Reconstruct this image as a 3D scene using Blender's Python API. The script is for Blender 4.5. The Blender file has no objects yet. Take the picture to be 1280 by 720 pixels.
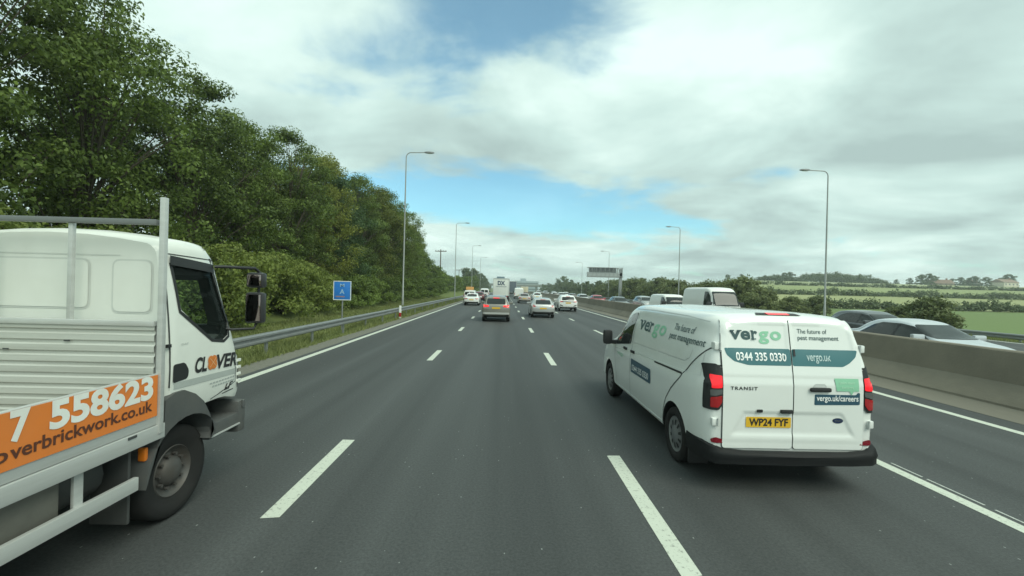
import bpy, bmesh, math, random
import numpy as np
from mathutils import Vector, Matrix
from mathutils.bvhtree import BVHTree
from mathutils.geometry import delaunay_2d_cdt
R = math.radians
random.seed(7)
SC = bpy.context.scene
COL = SC.collection
# ------------------------------------------------------------------ camera
FPX, CAMZ = 555.0, 2.2
roll, yaw = R(1.45), math.atan(11 / FPX)
fwd = Vector((math.sin(yaw), math.cos(yaw), 0)); r0 = Vector((math.cos(yaw), -math.sin(yaw), 0)); u0 = Vector((0, 0, 1))
cr, sr = math.cos(roll), math.sin(roll)
rt = cr * r0 + sr * u0; up = -sr * r0 + cr * u0
cam = bpy.data.objects.new('camera', bpy.data.cameras.new('camera'))
M4 = Matrix((rt, up, -fwd)).transposed().to_4x4(); M4.translation = (0, 0, CAMZ)
cam.matrix_world = M4
cam.data.sensor_width = 36; cam.data.lens = 36 * FPX / 1280
cam.data.clip_start = .05; cam.data.clip_end = 5000
COL.objects.link(cam); SC.camera = cam
# ------------------------------------------------------------------ light
SUN_EL, SUN_AZ = 50.0, 138.0          # azimuth clockwise from +Y (straight ahead)
SC.view_settings.view_transform = 'Standard'; SC.view_settings.look = 'None'
SC.view_settings.exposure = 0.24; SC.view_settings.gamma = 1.0
sd = bpy.data.lights.new('sun', 'SUN'); sd.energy = 2.1; sd.angle = R(40); sd.color = (.98, 1, .85)
so = bpy.data.objects.new('sun', sd); COL.objects.link(so)
sdir = Vector((math.sin(R(SUN_AZ)) * math.cos(R(SUN_EL)), math.cos(R(SUN_AZ)) * math.cos(R(SUN_EL)), math.sin(R(SUN_EL))))
so.rotation_euler = sdir.to_track_quat('Z', 'Y').to_euler(); so.location = (0, 0, 60)

wd = bpy.data.worlds.new('World'); SC.world = wd; wd.use_nodes = True
nt = wd.node_tree; N = nt.nodes; LK = nt.links; N.clear()
def wn(t, **k):
    n = N.new(t)
    for a, b in k.items(): setattr(n, a, b)
    return n
def wmath(op, a, b=None, c=None, clamp=False):
    n = wn('ShaderNodeMath', operation=op, use_clamp=clamp)
    for i, v in enumerate((a, b, c)):
        if v is None: continue
        if isinstance(v, (int, float)): n.inputs[i].default_value = v
        else: LK.new(v, n.inputs[i])
    return n.outputs[0]
sky = wn('ShaderNodeTexSky', sky_type='NISHITA', sun_disc=False)
sky.sun_elevation = R(SUN_EL); sky.sun_rotation = R(SUN_AZ); sky.air_density = 1.0; sky.dust_density = .6; sky.ozone_density = 1.5
bs = wn('ShaderNodeBackground'); bs.inputs[1].default_value = .15
tint = wn('ShaderNodeMix', data_type='RGBA', blend_type='MULTIPLY'); tint.inputs[0].default_value = 1
LK.new(sky.outputs[0], tint.inputs[6]); tint.inputs[7].default_value = (.66, 1.08, 1.0, 1); LK.new(tint.outputs[2], bs.inputs[0])
tc = wn('ShaderNodeTexCoord'); sp = wn('ShaderNodeSeparateXYZ'); LK.new(tc.outputs['Generated'], sp.inputs[0])
zc = wmath('ADD', wmath('MAXIMUM', sp.outputs[2], 0.0), .13)
px = wmath('DIVIDE', sp.outputs[0], zc); py = wmath('DIVIDE', sp.outputs[1], zc)
cb = wn('ShaderNodeCombineXYZ'); LK.new(px, cb.inputs[0]); LK.new(py, cb.inputs[1]); cb.inputs[2].default_value = 3.7
def wnoise(scale, detail, rough, dist=0.0):
    n = wn('ShaderNodeTexNoise'); LK.new(cb.outputs[0], n.inputs['Vector'])
    n.inputs['Scale'].default_value = scale; n.inputs['Detail'].default_value = detail
    n.inputs['Roughness'].default_value = rough; n.inputs['Distortion'].default_value = dist
    return n.outputs[0]
def blob(cx, cy, rx, ry):
    a = wmath('POWER', wmath('DIVIDE', wmath('SUBTRACT', px, cx), rx), 2.0)
    b = wmath('POWER', wmath('DIVIDE', wmath('SUBTRACT', py, cy), ry), 2.0)
    return wmath('EXPONENT', wmath('MULTIPLY', wmath('ADD', a, b), -1.0))
n1 = wnoise(1.45, 9, .55, .35)
clear = wmath('ADD', wmath('ADD', wmath('MULTIPLY', blob(.02, 1.17, .33, .25), .74), wmath('MULTIPLY', blob(-.30, 2.95, .95, .58), .75)),
              wmath('ADD', wmath('MULTIPLY', blob(-.44, 1.52, .42, .26), .38), wmath('MULTIPLY', blob(.9, 3.5, .9, .5), .50)))
clear = wmath('ADD', clear, wmath('MULTIPLY', blob(-2.6, .8, .9, .9), .35))
clear = wmath('SUBTRACT', clear, wmath('MULTIPLY', blob(1.5, 1.4, .9, .8), .45))
dens = wmath('SUBTRACT', wmath('MULTIPLY_ADD', n1, 1.7, -.13), clear)
mr = wn('ShaderNodeMapRange', interpolation_type='SMOOTHSTEP'); LK.new(dens, mr.inputs[0])
mr.inputs[1].default_value = .20; mr.inputs[2].default_value = .62; mr.inputs[3].default_value = .16; mr.inputs[4].default_value = 1.0
n2 = wnoise(1.0, 8, .54, .3)
# greyer, thicker cloud on the right side of the sky
shade = wmath('SUBTRACT', n2, wmath('MULTIPLY', blob(1.9, 2.3, 1.3, 1.5), .13))
shade = wmath('ADD', shade, wmath('MULTIPLY', wmath('ADD', blob(.45, 1.35, .5, .5), blob(4.2, 4.0, 1.3, .5)), .10))
rp = wn('ShaderNodeValToRGB'); LK.new(shade, rp.inputs[0])
rp.color_ramp.elements[0].position = .30; rp.color_ramp.elements[0].color = (.385, .51, .49, 1)
rp.color_ramp.elements[1].position = .66; rp.color_ramp.elements[1].color = (.77, .95, .885, 1)
e = rp.color_ramp.elements.new(.48); e.color = (.545, .72, .675, 1)
bc = wn('ShaderNodeBackground'); LK.new(rp.outputs[0], bc.inputs[0]); bc.inputs[1].default_value = 1.0
ms = wn('ShaderNodeMixShader'); LK.new(mr.outputs[0], ms.inputs[0]); LK.new(bs.outputs[0], ms.inputs[1]); LK.new(bc.outputs[0], ms.inputs[2])
wo = wn('ShaderNodeOutputWorld'); LK.new(ms.outputs[0], wo.inputs[0])

# ------------------------------------------------------------------ materials
MATS = {}
def pmat(name, col, rough=.5, metal=0.0, coat=0.0, var=.12, scale=6.0, stretch=(1, 1, 1), bump=0.0, bscale=60.0, emit=0.0, spec=.5, dirt=0.0, dirt_col=(.12, .10, .07)):
    if name in MATS: return MATS[name]
    m = bpy.data.materials.new(name); m.use_nodes = True; MATS[name] = m
    t = m.node_tree; n = t.nodes; l = t.links
    b = n['Principled BSDF']
    b.inputs['Roughness'].default_value = rough; b.inputs['Metallic'].default_value = metal
    b.inputs['Coat Weight'].default_value = coat; b.inputs['Coat Roughness'].default_value = .08
    b.inputs['Specular IOR Level'].default_value = spec
    c = n.new('ShaderNodeTexCoord'); mp = n.new('ShaderNodeMapping'); mp.inputs['Scale'].default_value = stretch
    l.new(c.outputs['Object'], mp.inputs[0])
    nz = n.new('ShaderNodeTexNoise'); nz.inputs['Scale'].default_value = scale; nz.inputs['Detail'].default_value = 6; nz.inputs['Roughness'].default_value = .6
    l.new(mp.outputs[0], nz.inputs['Vector'])
    mx = n.new('ShaderNodeMix'); mx.data_type = 'RGBA'
    mx.inputs[6].default_value = (*[x * (1 - var) for x in col], 1); mx.inputs[7].default_value = (*[min(1, x * (1 + var)) for x in col], 1)
    l.new(nz.outputs[0], mx.inputs[0]); out = mx.outputs[2]
    if dirt:
        nd = n.new('ShaderNodeTexNoise'); nd.inputs['Scale'].default_value = scale * .35; nd.inputs['Detail'].default_value = 8; nd.inputs['Roughness'].default_value = .7
        l.new(mp.outputs[0], nd.inputs['Vector'])
        rg = n.new('ShaderNodeMapRange'); rg.inputs[1].default_value = .42; rg.inputs[2].default_value = .75; rg.inputs[4].default_value = dirt
        l.new(nd.outputs[0], rg.inputs[0])
        m2 = n.new('ShaderNodeMix'); m2.data_type = 'RGBA'; m2.inputs[7].default_value = (*dirt_col, 1)
        l.new(rg.outputs[0], m2.inputs[0]); l.new(out, m2.inputs[6]); out = m2.outputs[2]
    l.new(out, b.inputs['Base Color'])
    if bump:
        nb = n.new('ShaderNodeTexNoise'); nb.inputs['Scale'].default_value = bscale; nb.inputs['Detail'].default_value = 4
        l.new(mp.outputs[0], nb.inputs['Vector'])
        bp = n.new('ShaderNodeBump'); bp.inputs['Strength'].default_value = bump; bp.inputs['Distance'].default_value = .02
        l.new(nb.outputs[0], bp.inputs['Height']); l.new(bp.outputs[0], b.inputs['Normal'])
    if emit:
        b.inputs['Emission Color'].default_value = (*col, 1); b.inputs['Emission Strength'].default_value = emit
    return m
def leafmat(name, dark, light, trans=.25, rough=.55):
    if name in MATS: return MATS[name]
    m = bpy.data.materials.new(name); m.use_nodes = True; MATS[name] = m
    t = m.node_tree; n = t.nodes; l = t.links; b = n['Principled BSDF']; b.inputs['Roughness'].default_value = rough
    b.inputs['Specular IOR Level'].default_value = .3
    g = n.new('ShaderNodeNewGeometry'); rp = n.new('ShaderNodeValToRGB')
    rp.color_ramp.elements[0].color = (*dark, 1); rp.color_ramp.elements[1].color = (*light, 1)
    c = n.new('ShaderNodeTexCoord'); nz = n.new('ShaderNodeTexNoise'); nz.inputs['Scale'].default_value = .9; nz.inputs['Detail'].default_value = 2
    l.new(c.outputs['Object'], nz.inputs['Vector'])
    oi = n.new('ShaderNodeObjectInfo')
    a = n.new('ShaderNodeMath'); a.operation = 'MULTIPLY_ADD'; l.new(g.outputs['Random Per Island'], a.inputs[0]); a.inputs[1].default_value = .55
    s = n.new('ShaderNodeMath'); s.operation = 'MULTIPLY_ADD'; l.new(nz.outputs[0], s.inputs[0]); s.inputs[1].default_value = .7
    s2 = n.new('ShaderNodeMath'); s2.operation = 'MULTIPLY_ADD'; l.new(oi.outputs['Random'], s2.inputs[0]); s2.inputs[1].default_value = .3; s2.inputs[2].default_value = -.3
    l.new(s2.outputs[0], s.inputs[2]); l.new(s.outputs[0], a.inputs[2])
    l.new(a.outputs[0], rp.inputs[0]); l.new(rp.outputs[0], b.inputs['Base Color'])
    tr = n.new('ShaderNodeBsdfTranslucent'); l.new(rp.outputs[0], tr.inputs[0])
    mx = n.new('ShaderNodeMixShader'); mx.inputs[0].default_value = trans
    l.new(b.outputs[0], mx.inputs[1]); l.new(tr.outputs[0], mx.inputs[2]); l.new(mx.outputs[0], n['Material Output'].inputs[0])
    return m
def glassmat(name, col=(.02, .025, .025), clear=0.0, rough=.03):
    if name in MATS: return MATS[name]
    m = pmat(name, col, rough=rough, var=.3, scale=1.5, spec=.45)
    if clear:
        t = m.node_tree; n = t.nodes; tr = n.new('ShaderNodeBsdfTransparent'); tr.inputs[0].default_value = (.80, .90, .85, 1)
        mx = n.new('ShaderNodeMixShader'); mx.inputs[0].default_value = clear
        t.links.new(n['Principled BSDF'].outputs[0], mx.inputs[1]); t.links.new(tr.outputs[0], mx.inputs[2]); t.links.new(mx.outputs[0], n['Material Output'].inputs[0])
    return m
BLACK = pmat('black_plastic', (.018, .019, .02), rough=.55, bump=.1, bscale=120)
TYRE = pmat('tyre_rubber', (.022, .022, .022), rough=.9, var=.25, spec=.2, dirt=.12, dirt_col=(.07, .065, .055))
RIM = pmat('wheel_trim', (.34, .35, .36), rough=.38, metal=.6, dirt=.35, dirt_col=(.10, .09, .08))
HUB = pmat('steel_hub', (.10, .097, .093), rough=.6, metal=.4, scale=14, dirt=.75, dirt_col=(.08, .06, .045))
GLASS = glassmat('dark_glass')
CHROME = pmat('chrome', (.6, .6, .6), rough=.2, metal=1)
WHITE = pmat('white_paint', (.78, .80, .775), rough=.25, coat=.9, var=.02, dirt=.06, dirt_col=(.45, .44, .40), spec=.4)
WHITE2 = pmat('white_fleet_paint', (.76, .77, .74), rough=.4, coat=.4, var=.03, dirt=.12, dirt_col=(.45, .43, .38))
ALU = pmat('dull_aluminium', (.56, .575, .56), rough=.45, metal=.3, var=.12, scale=5, stretch=(1, .2, 4), dirt=.35, dirt_col=(.30, .29, .26), bump=.05)
GALV = pmat('galvanised_steel', (.27, .285, .285), rough=.5, metal=.5, var=.15, scale=3, dirt=.25, dirt_col=(.16, .15, .12))
REDL = pmat('red_lens', (.36, .012, .015), rough=.18, coat=.8, var=.1)
REDON = pmat('lit_brake_lens', (.9, .02, .025), rough=.2, emit=.55, var=.05)
PLATE = pmat('yellow_plate', (.74, .44, .03), rough=.4, var=.05)
INK = pmat('black_ink', (.02, .02, .022), rough=.5)
LAMPW = pmat('clear_lens', (.55, .57, .58), rough=.1, coat=.8)

# ------------------------------------------------------------------ helpers
def mesh_obj(name, verts, faces, mat, parent=None, smooth=None, loc=None, mats=None, fmat=None):
    me = bpy.data.meshes.new(name)
    me.from_pydata([tuple(v) for v in verts], [], faces)
    for m in (mats or [mat]): me.materials.append(m)
    if fmat is not None: me.polygons.foreach_set('material_index', fmat)
    if smooth is not None:
        me.shade_smooth()
        if smooth < 180: me.set_sharp_from_angle(angle=R(smooth))
    me.update()
    o = bpy.data.objects.new(name, me); COL.objects.link(o)
    if parent is not None: o.parent = parent
    if loc: o.location = loc
    return o
def bm_obj(name, bm, mat, parent=None, smooth=None, loc=None):
    bmesh.ops.recalc_face_normals(bm, faces=bm.faces[:])
    me = bpy.data.meshes.new(name); bm.to_mesh(me); bm.free()
    me.materials.append(mat)
    if smooth is not None:
        me.shade_smooth(); me.set_sharp_from_angle(angle=R(smooth))
    o = bpy.data.objects.new(name, me); COL.objects.link(o)
    if parent is not None: o.parent = parent
    if loc: o.location = loc
    return o
def thing(name, label, cat, loc=(0, 0, 0), rz=0, group=None):
    o = bpy.data.objects.new(name, None); COL.objects.link(o); o.location = loc; o.rotation_euler = (0, 0, rz)
    o.empty_display_size = .2
    return tag(o, label, cat, group)
def tag(o, label, cat, group=None, kind=None):
    if label: o['label'] = label
    if cat: o['category'] = cat
    if group: o['group'] = group
    if kind: o['kind'] = kind
    return o
def struct(o, kind='structure'): o['kind'] = kind; return o
def box(bm, x0, x1, y0, y1, z0, z1, bev=0.0):
    vs = [bm.verts.new(p) for p in ((x0, y0, z0), (x1, y0, z0), (x1, y1, z0), (x0, y1, z0), (x0, y0, z1), (x1, y0, z1), (x1, y1, z1), (x0, y1, z1))]
    fs = [bm.faces.new([vs[i] for i in f]) for f in ((0, 3, 2, 1), (4, 5, 6, 7), (0, 1, 5, 4), (1, 2, 6, 5), (2, 3, 7, 6), (3, 0, 4, 7))]
    if bev:
        es = list({e for f in fs for e in f.edges})
        bmesh.ops.bevel(bm, geom=es, offset=bev, segments=2, affect='EDGES', profile=.6)
def bxo(name, dims, mat, parent=None, bev=.008, loc=None):
    bm = bmesh.new(); box(bm, *dims, bev=bev); return bm_obj(name, bm, mat, parent, 40, loc)
def tube(bm, pts, rad, n=8):
    pts = [Vector(p) for p in pts]; rings = []
    rad = rad if isinstance(rad, (list, tuple)) else [rad] * len(pts)
    for i, p in enumerate(pts):
        d = (pts[min(i + 1, len(pts) - 1)] - pts[max(i - 1, 0)]).normalized()
        a = d.orthogonal().normalized() if i == 0 else (pa - d * pa.dot(d)).normalized()
        pa = a; b = d.cross(a)
        rings.append([bm.verts.new(p + (a * math.cos(2 * math.pi * k / n) + b * math.sin(2 * math.pi * k / n)) * rad[i]) for k in range(n)])
    for r1, r2 in zip(rings, rings[1:]):
        for k in range(n): bm.faces.new((r1[k], r1[(k + 1) % n], r2[(k + 1) % n], r2[k]))
    bm.faces.new(rings[0][::-1]); bm.faces.new(rings[-1])
def tubeo(name, pts, rad, mat, parent=None, n=8, loc=None):
    bm = bmesh.new(); tube(bm, pts, rad, n); return bm_obj(name, bm, mat, parent, 50, loc)
def lathe_x(prof, n=32):
    """profile [(x, r)] turned round the x axis"""
    vs = []; fs = []
    for i in range(n):
        a = 2 * math.pi * i / n
        for x, r in prof: vs.append((x, r * math.cos(a), r * math.sin(a)))
    k = len(prof)
    for i in range(n):
        j = (i + 1) % n
        for q in range(k - 1): fs.append((i * k + q, i * k + q + 1, j * k + q + 1, j * k + q))
    return vs, fs
def zr(y): return -max(0.0, min(y, 430.0) - 60.0) ** 2 * 1e-5     # the road dips very slightly ahead
def copy_tree(o, parent=None):
    c = o.copy(); COL.objects.link(c); c.parent = parent
    for ch in o.children: copy_tree(ch, c)
    return c
def swap_mat(o, old, new):
    for x in [o] + list(o.children_recursive):
        for s in x.material_slots:
            if s.material == old: s.link = 'OBJECT'; s.material = new

# ---- draped panels: shapes laid on a vehicle's body
DIRS = {'L': (Vector((1, 0, 0)), -1), 'R': (Vector((-1, 0, 0)), 1), 'B': (Vector((0, 1, 0)), 1), 'F': (Vector((0, -1, 0)), -1), 'T': (Vector((0, 0, -1)), 1)}
def drape_pt(bvh, side, u, v, off):
    d = DIRS[side][0]
    o = {'L': Vector((-9, u, v)), 'R': Vector((9, u, v)), 'B': Vector((u, -9, v)), 'F': Vector((u, 15, v)), 'T': Vector((u, v, 9))}[side]
    h = bvh.ray_cast(o, d)
    if h[0] is None:
        h = bvh.find_nearest(o + d * 8.6)
        return h[0] - d * off
    n = h[1]
    if n.dot(d) > 0: n = -n
    return h[0] + n * off
def roundpoly(pts, r, n=4):
    out = []; k = len(pts)
    for i in range(k):
        p = Vector(pts[i]); a = Vector(pts[i - 1]) - p; b = Vector(pts[(i + 1) % k]) - p
        rr = min(r, a.length * .45, b.length * .45)
        s = p + a.normalized() * rr; e_ = p + b.normalized() * rr
        for q in range(n + 1):
            t = q / n; out.append(((1 - t) ** 2 * s + 2 * t * (1 - t) * p + t * t * e_))
    return out
def patch(name, bvh, side, pts, mat, parent, off=.004, r=.03, res=.07, smooth=60, disp=None):
    pl = roundpoly(pts, r) if r else [Vector(p) for p in pts]
    bd = []
    for i, p in enumerate(pl):
        q = pl[(i + 1) % len(pl)]; k = max(1, int((q - p).length / res))
        bd += [p + (q - p) * (j / k) for j in range(k)]
    xs = [p[0] for p in bd]; ys = [p[1] for p in bd]; inner = []
    nx = int((max(xs) - min(xs)) / res); ny = int((max(ys) - min(ys)) / res)
    for i in range(1, nx + 1):
        for j in range(1, ny + 1):
            q = Vector((min(xs) + (i - .5 + .001) * res, min(ys) + (j - .5 + .001) * res)); c = False
            for a in range(len(bd)):
                p1, p2 = bd[a], bd[a - 1]
                if (p1[1] > q[1]) != (p2[1] > q[1]) and q[0] < (p2[0] - p1[0]) * (q[1] - p1[1]) / (p2[1] - p1[1]) + p1[0]: c = not c
            if c: inner.append(q)
    n = len(bd)
    V, E_, F_, *_r = delaunay_2d_cdt(bd + inner, [], [list(range(n))], 1, 1e-5)
    verts = [drape_pt(bvh, side, v[0], v[1], off + (disp(v[0], v[1]) if disp else 0)) for v in V]
    return mesh_obj(name, verts, F_, mat, parent, smooth)
def seam(name, bvh, side, line, w, mat, parent, off=.003, res=.06):
    pts = []
    for a, b in zip(line, line[1:]):
        a, b = Vector(a), Vector(b); k = max(1, int((b - a).length / res)); pts += [a + (b - a) * (j / k) for j in range(k)]
    pts.append(Vector(line[-1])); vs = []; fs = []
    for i, p in enumerate(pts):
        d = (pts[min(i + 1, len(pts) - 1)] - pts[max(i - 1, 0)]).normalized(); nrm = Vector((-d[1], d[0])) * w / 2
        for q in (p - nrm, p + nrm): vs.append(drape_pt(bvh, side, q[0], q[1], off))
        if i: fs.append((2 * i - 2, 2 * i, 2 * i + 1, 2 * i - 1))
    return mesh_obj(name, vs, fs, mat, parent, 60)
def text2d(body, bold=0.0, shear=0.0, space=1.0):
    c = bpy.data.curves.new('t', 'FONT'); c.body = body; c.size = 1; c.offset = bold; c.shear = shear; c.space_character = space
    c.dimensions = '2D'; c.fill_mode = 'BOTH'; c.resolution_u = 4
    o = bpy.data.objects.new('t', c); COL.objects.link(o)
    dg = bpy.context.evaluated_depsgraph_get(); dg.update()
    me = bpy.data.meshes.new_from_object(o.evaluated_get(dg))
    V = [v.co.copy() for v in me.vertices]; F_ = [tuple(p.vertices) for p in me.polygons]
    bpy.data.objects.remove(o); bpy.data.curves.remove(c); bpy.data.meshes.remove(me)
    return V, F_
def lettering(bvh, side, body, u, v, width, height, mat, parent, bold=.015, shear=0.0, off=.007, space=1.0, rise=0.0, name='lettering', capref=None):
    """text whose lower left corner (as read) is at (u, v); width and the height of capital letters are given"""
    V, F_ = text2d(body, bold, shear, space)
    x0 = min(p.x for p in V); x1 = max(p.x for p in V)
    sx = width / (x1 - x0); sy = height / .70; s = DIRS[side][1]
    verts = []
    for p in V:
        a = (p.x - x0) * sx; verts.append(drape_pt(bvh, side, u + s * a, v + p.y * sy + rise * a, off))
    return mesh_obj(name, verts, F_, mat, parent)

# ---- lofted vehicle bodies
def pchip(xs, ys, xq):
    xs = np.array(xs, float); ys = np.array(ys, float); h = np.diff(xs); dl = np.diff(ys) / h; m = np.zeros(len(xs))
    for i in range(1, len(xs) - 1):
        if dl[i - 1] * dl[i] > 0:
            w1 = 2 * h[i] + h[i - 1]; w2 = h[i] + 2 * h[i - 1]; m[i] = (w1 + w2) / (w1 / dl[i - 1] + w2 / dl[i])
    m[0] = dl[0]; m[-1] = dl[-1]
    k = np.clip(np.searchsorted(xs, xq) - 1, 0, len(h) - 1); t = (xq - xs[k]) / h[k]
    return (2 * t**3 - 3 * t**2 + 1) * ys[k] + (t**3 - 2 * t**2 + t) * h[k] * m[k] + (-2 * t**3 + 3 * t**2) * ys[k + 1] + (t**3 - t**2) * h[k] * m[k + 1]
def loft_body(st, step=.09, crown=.035, rr=.13, lean=(0, 9), crease=.0, bulge=.02):
    """st rows: y, zb, zs, zt, ws, wb, wt -> closed body; lean=(slope, z above which the rear leans forward)"""
    S = np.array(st, float); ys = S[:, 0]; q = set(np.round(ys, 4))
    for a, b in zip(ys, ys[1:]):
        k = max(1, int((b - a) / step)); q |= set(np.round(a + (b - a) * np.arange(k) / k, 4))
    q = np.array(sorted(q)); P = np.array([pchip(ys, S[:, c], q) for c in range(1, 7)]).T
    vs = []; nP = None
    for y, (zb, zs, zt, ws, wb, wt) in zip(q, P):
        r = min(rr, (zt - zs) * .5); zm = zb + (zs - zb) * .45
        half = [(0, zb), (ws * .5, zb), (ws * .93, zb), (ws * .985, zb + .02), (ws, zb + .07), (ws + (wb - ws) * .55 + bulge * .4, zm), (wb + bulge * .3, zm + (zs - zm) * .55),
                (wb, zs - .05), (wb - crease, zs)]
        z2 = zt - r
        for t in (.2, .4, .6, .8): half.append((wb - crease + (wt - wb + crease) * t + bulge * math.sin(t * math.pi), zs + (z2 - zs) * t))
        half += [(wt, z2)]
        for a in (18, 36, 54, 72, 90): half.append((wt - r + r * math.cos(R(a)), z2 + r * math.sin(R(a))))
        half += [((wt - r) * .75, zt + crown * .45), ((wt - r) * .4, zt + crown * .85), (0, zt + crown)]
        nP = len(half)
        for x, z in half:
            yo = y + lean[0] * max(0, z - lean[1]) * max(0, 1 - (y - q[0]) / 1.2)
            vs.append((x, yo, z))
    nS = len(q); full = list(vs); mir = {}
    for i, v in enumerate(vs):
        k = i % nP
        if k in (0, nP - 1): mir[i] = i
        else: mir[i] = len(full); full.append((-v[0], v[1], v[2]))
    fs = []
    for s in range(nS - 1):
        for k in range(nP - 1):
            a, b, c, d = s * nP + k, s * nP + k + 1, (s + 1) * nP + k + 1, (s + 1) * nP + k
            fs.append((a, d, c, b)); t = [mir[i] for i in (a, b, c, d)]
            fs.append(tuple(t))
    for s, flip in ((0, False), (nS - 1, True)):
        for k in range(nP - 1):
            f = [s * nP + k, s * nP + k + 1, mir[s * nP + k + 1], mir[s * nP + k]]
            f = list(dict.fromkeys(f))
            fs.append(tuple(f[::-1] if flip else f))
    bm = bmesh.new(); bv = [bm.verts.new(v) for v in full]
    for f in fs:
        try: bm.faces.new([bv[i] for i in f])
        except ValueError: pass
    bmesh.ops.recalc_face_normals(bm, faces=bm.faces[:])
    return bm
def cut(o, bmc, mat):
    """boolean difference, the cutter's material lines the cut"""
    bmesh.ops.recalc_face_normals(bmc, faces=bmc.faces[:])
    me = bpy.data.meshes.new('c'); bmc.to_mesh(me); bmc.free(); me.materials.append(mat)
    c = bpy.data.objects.new('c', me); COL.objects.link(c)
    md = o.modifiers.new('b', 'BOOLEAN'); md.operation = 'DIFFERENCE'; md.solver = 'EXACT'; md.object = c
    try: md.material_mode = 'TRANSFER'
    except Exception: pass
    mw = o.parent; o.parent = None
    dg = bpy.context.evaluated_depsgraph_get(); dg.update()
    m2 = bpy.data.meshes.new_from_object(o.evaluated_get(dg)); m2.name = o.name
    o.modifiers.clear(); o.data = m2; o.parent = mw
    bpy.data.objects.remove(c)
    m2.shade_smooth(); m2.set_sharp_from_angle(angle=R(38))
def bvh_of(o):
    if isinstance(o, list):
        V = []; P = []
        for q in o:
            k = len(V); V += [v.co.copy() for v in q.data.vertices]; P += [tuple(i + k for i in p.vertices) for p in q.data.polygons]
        return BVHTree.FromPolygons(V, P)
    me = o.data; return BVHTree.FromPolygons([v.co.copy() for v in me.vertices], [tuple(p.vertices) for p in me.polygons])
def arch_cutter(axles, rad, z, hw, depth=.28):
    bm = bmesh.new()
    for y in axles:
        for s in (-1, 1):
            x0, x1 = s * (hw - depth), s * (hw + .2); n = 28
            r1 = [bm.verts.new((x0, y + rad * math.cos(2 * math.pi * k / n), z + rad * math.sin(2 * math.pi * k / n))) for k in range(n)]
            r2 = [bm.verts.new((x1, v.co.y, v.co.z)) for v in r1]
            for k in range(n): bm.faces.new((r1[k], r1[(k + 1) % n], r2[(k + 1) % n], r2[k]))
            bm.faces.new(r1[::-1]); bm.faces.new(r2)
    return bm
def wheel(parent, x, y, rad, width, side, style='spoke', rim_r=.66):
    """side +1: outer face towards +x"""
    w2 = width / 2; R_ = rad
    prof = [(-w2 * .8, R_ * .62), (-w2, R_ * .72), (-w2 * .98, R_ * .93), (-w2 * .8, R_ * .99), (0, R_), (w2 * .8, R_ * .99), (w2 * .98, R_ * .93), (w2, R_ * .80), (w2 * .92, R_ * .70), (w2 * .72, R_ * rim_r)]
    vs, fs = lathe_x([(a * side, b) for a, b in prof], 40)
    t = mesh_obj('wheel', vs, fs, TYRE, parent, 45, loc=(x, y, rad))
    rr = R_ * rim_r
    if style == 'truck':
        pr = [(w2 * .70, rr * 1.02), (w2 * .78, rr * .98), (w2 * .55, rr * .90), (w2 * .35, rr * .72), (w2 * .42, rr * .60), (w2 * .60, rr * .56), (w2 * .72, rr * .50), (w2 * .86, rr * .40), (w2 * .95, rr * .2), (w2 * .96, 0.0001)]
        m = HUB
    else:
        pr = [(w2 * .70, rr * 1.02), (w2 * .82, rr * .97), (w2 * .70, rr * .86), (w2 * .78, rr * .6), (w2 * .88, rr * .30), (w2 * .92, rr * .12), (w2 * .92, 0.0001)]
        m = RIM
    vs, fs = lathe_x([(a * side, b) for a, b in pr], 40)
    bm = bmesh.new()
    if style == 'truck':
        for k in range(10):
            a = 2 * math.pi * k / 10; c = Vector((side * w2 * .45, rr * .66 * math.cos(a), rr * .66 * math.sin(a))); tube(bm, [c, c + Vector((side * .035, 0, 0))], .016, 6)
        k0 = len(vs); bm.verts.index_update(); vs = list(vs) + [v.co.copy() for v in bm.verts]; fs = list(fs) + [tuple(v.index + k0 for v in f.verts) for f in bm.faces]; bm.free()
    rim = mesh_obj('rim', vs, fs, m, t, 40)
    if style != 'truck':
        for k in range(10):     # dark slots between the spokes
            a = 2 * math.pi * (k + .5) / 10; b = .13
            vv = [bm.verts.new((side * (w2 * q + .006), rr * f * math.cos(a + g), rr * f * math.sin(a + g))) for f, g, q in ((.80, -b, .725), (.80, b, .725), (.50, b * .9, .82), (.50, -b * .9, .82))]
            bm.faces.new(vv)
        bm_obj('rim_slot', bm, BLACK, rim)
    return t

# ================================================================== SETTING
def sstep(a, b, x):
    t = np.clip((x - a) / (b - a), 0, 1); return t * t * (3 - 2 * t)
def _hs(x, y):
    a = np.maximum(33, .36 * y); b = np.maximum(62, .54 * y); t = np.clip((x - a) / (b - a), 0, 1); return t * t * (3 - 2 * t)
def ground_z(x, y):
    x = np.asarray(x, float); y = np.asarray(y, float)
    base = -np.maximum(0, np.minimum(y, 430) - 60) ** 2 * 1e-5 
    left = -.05 + .20 * sstep(6.4, 9.5, -x) + 1.1 * sstep(9.5, 16, -x) + 1.0 * sstep(16, 40, -x)
    left = np.where(x < 0, left, -.05)
    right = -.05 - .38 * sstep(26.5, 30, x) - .25 * sstep(31, 40, x)
    hill = np.interp(y, [-50, 20, 80, 150, 220, 300, 345, 420, 900], [-.3, -.15, .55, 3.0, 7.3, 12.3, 13.6, 13.0, 8.0])
    right = right + hill * _hs(x, y)
    return np.where(x < 9, left, right) + base * np.where(x > 33, 1 - _hs(x, y), 1)
xs = np.concatenate([np.linspace(-700, -60, 8), np.linspace(-50, -20, 7), np.linspace(-18, -5, 27), [-2, 2, 6, 9], np.linspace(20, 70, 51), np.linspace(76, 300, 38), np.linspace(330, 1500, 14)])
ys = np.concatenate([np.linspace(-60, 60, 49), np.linspace(65, 460, 80), np.linspace(480, 1800, 24)])
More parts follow.
